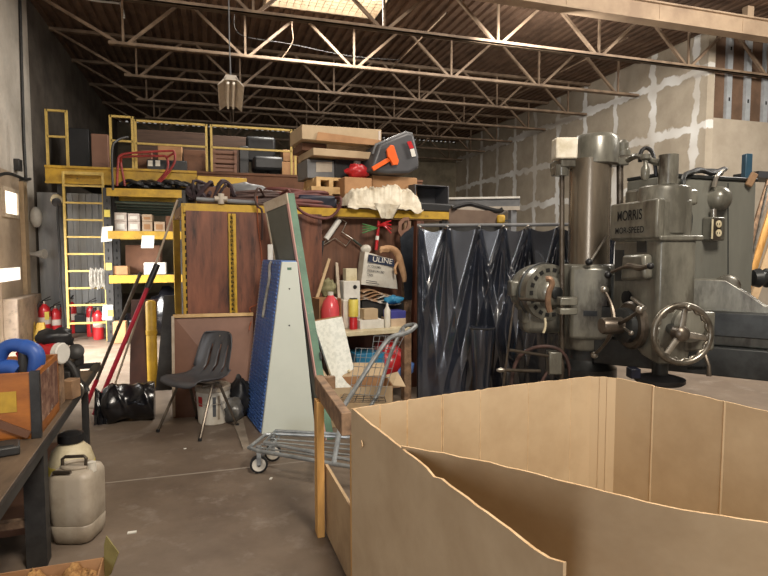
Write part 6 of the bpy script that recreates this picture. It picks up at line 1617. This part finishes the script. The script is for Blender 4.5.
# spindle nose and hanging lever
o = at_h(660, 366, 3.66); build('spindle', MB().cyl(V((o.x, o.y, zz(660, 385, 3.66))), V((o.x, o.y, ez(360))), .05, n=24), m_drilldark, dr)
build('spindle_flange', MB().lathe(V((o.x, o.y, zz(660, 383, 3.66))), ZU, [(0, .14), (.012, .155), (.035, .155), (.045, .12), (.06, .06)], 32), m_black, dr)
build('coolant_block', hbox(631, 641, 369, 379, 3.55, .08), m_navy, dr, .006)
build('hang_lever', MB().tube([at_h(704, 352, 3.6), at_h(709, 366, 3.55), at_h(709, 376, 3.55)], [.014, .01, .016], 8), m_steeldark, dr)
build('under_bar', MB().bar(at_h(690, 368, 3.75), at_h(706, 368, 3.6), .04, .02), m_drilldark, dr)
# ================================================================ LUMBER and shelf at the right edge
YW = 7.2
def lum(px0, py0, px1, py1, w_, m, label, cat='board', dd_=7.5):
    T = at_h(px1, py1, dd_ + .35); pxf = px1 + (px0 - px1) * (366 - py1) / (py0 - py1)
    f = cf((pxf - 384) / 560 * dd_, dd_, .035)
    return solo('lumber_board', MB().bar(f, T, w_, .03, FWDH), m, label, cat)
lum(751, 285, 773, 205, .09, m_pine, 'fresh pale pine board leaning at the right edge behind the drill')
lum(745, 270, 770, 180, .09, m_oldwood, 'grey brown board leaning at the right edge left of the pale pine board', 'board', 7.65)
lum(757, 240, 768, 185, .02, m_steel, 'thin bright metal strip leaning at the right edge behind the drill', 'strip', 7.2)
lum(760, 285, 782, 215, .1, m_plyside, 'pale plywood strip leaning rightmost behind the drill', 'board', 7.35)
sa = at_h(752, 174, 8.0)
sh2 = thing('wall_shelf', 'dark steel shelf stand at the right edge above the leaning boards', 'shelf', V((sa.x + .5, sa.y, 0)))
build('shelf_board', MB().box((sa.x, sa.y - .1, sa.z - .06), (sa.x + 1.2, sa.y + .3, sa.z + .03)), m_black, sh2)
for x in (sa.x + .06, sa.x + 1.1): build('post', MB().box((x - .03, sa.y + .2, 0), (x + .03, sa.y + .26, sa.z)), m_darksteel, sh2)
c0, c1 = at_h(746.5, 174, 4.45), at_h(749, 154, 4.45)
tc_ = V((c0.x, c0.y, kz1 + .026))
solo('blue_tube', MB().obox(V((tc_.x, tc_.y, (tc_.z + c1.z) / 2)), RIGHT, FWDH, ZU, (.055, .055, c1.z - tc_.z)), mat('dark teal paint', '#2f4f63', '#24404f', rough=.4), 'dark blue square tube standing on the grey cabinet of the drill', 'tube', bev=.006)
solo('clamp_handle', MB().bar(at_h(748, 186, 4.22), at_h(755, 173, 4.22), .05, .03, FWDH), m_wood, 'brown wooden clamp handle hooked on the cabinet corner', 'clamp', bev=.008)
# ================================================================ LIGHT
def area(name, loc, target, sx, sy, power, col):
    l = bpy.data.lights.new(name, 'AREA'); l.shape = 'RECTANGLE'; l.size = sx; l.size_y = sy; l.energy = power; l.color = col
    o = bpy.data.objects.new(name, l); COL.objects.link(o); o.location = loc
    o.rotation_euler = (V(target) - V(loc)).to_track_quat('-Z', 'Y').to_euler()
    return o
k = area('door_daylight', (XL - .1, 8.0, 2.0), (-1.7, 8.9, .0), 2.4, 1.4, 330, (1, .97, .92)); k.data.spread = math.radians(110)
area('skylight_daylight', ((SKX0 + SKX1) / 2, (SKY0 + SKY1) / 2, ZD - .05), ((SKX0 + SKX1) / 2, (SKY0 + SKY1) / 2 - .5, 0), 2.1, 1.0, 300, (1, .95, .86))
area('roof_key_fill', cf(1.7, -.7, 5.7), cf(1.6, 3.0, .8), 1.6, 1.6, 420, (1, .9, .77))
area('roof_key_fill', (8.5, 3.5, 5.7), (7.5, 8.5, 2.0), 3, 2, 600, (1, .94, .85))
area('roof_key_fill', (3, 5.5, 5.6), (3, 5.5, 0), 2.0, 1.2, 65, (1, .9, .78))  # unseen central fill added to lift the ceiling
area('left_fill_light', (-2.5, -2.9, 1.9), (1.2, 3.5, 1.1), .5, 2.2, 85, (.92, .95, 1))  # unseen fill strip added for glints on film and the bin's left side
area('roof_key_fill', (5.5, 9.0, 5.2), (10.4, 17.0, 3.2), 1.5, .5, 110, (1, .95, .88))  # unseen fill added to brighten the far right wall, facing away from camera
w = bpy.data.worlds.new('world'); scene.world = w; w.use_nodes = True
w.node_tree.nodes['Background'].inputs[0].default_value = (1, .95, .88, 1)
w.node_tree.nodes['Background'].inputs[1].default_value = .25
vs_ = scene.view_settings
vs_.view_transform = 'Standard'; vs_.look = 'None'; vs_.gamma = 1; vs_.exposure = .3; vs_.use_curve_mapping = False
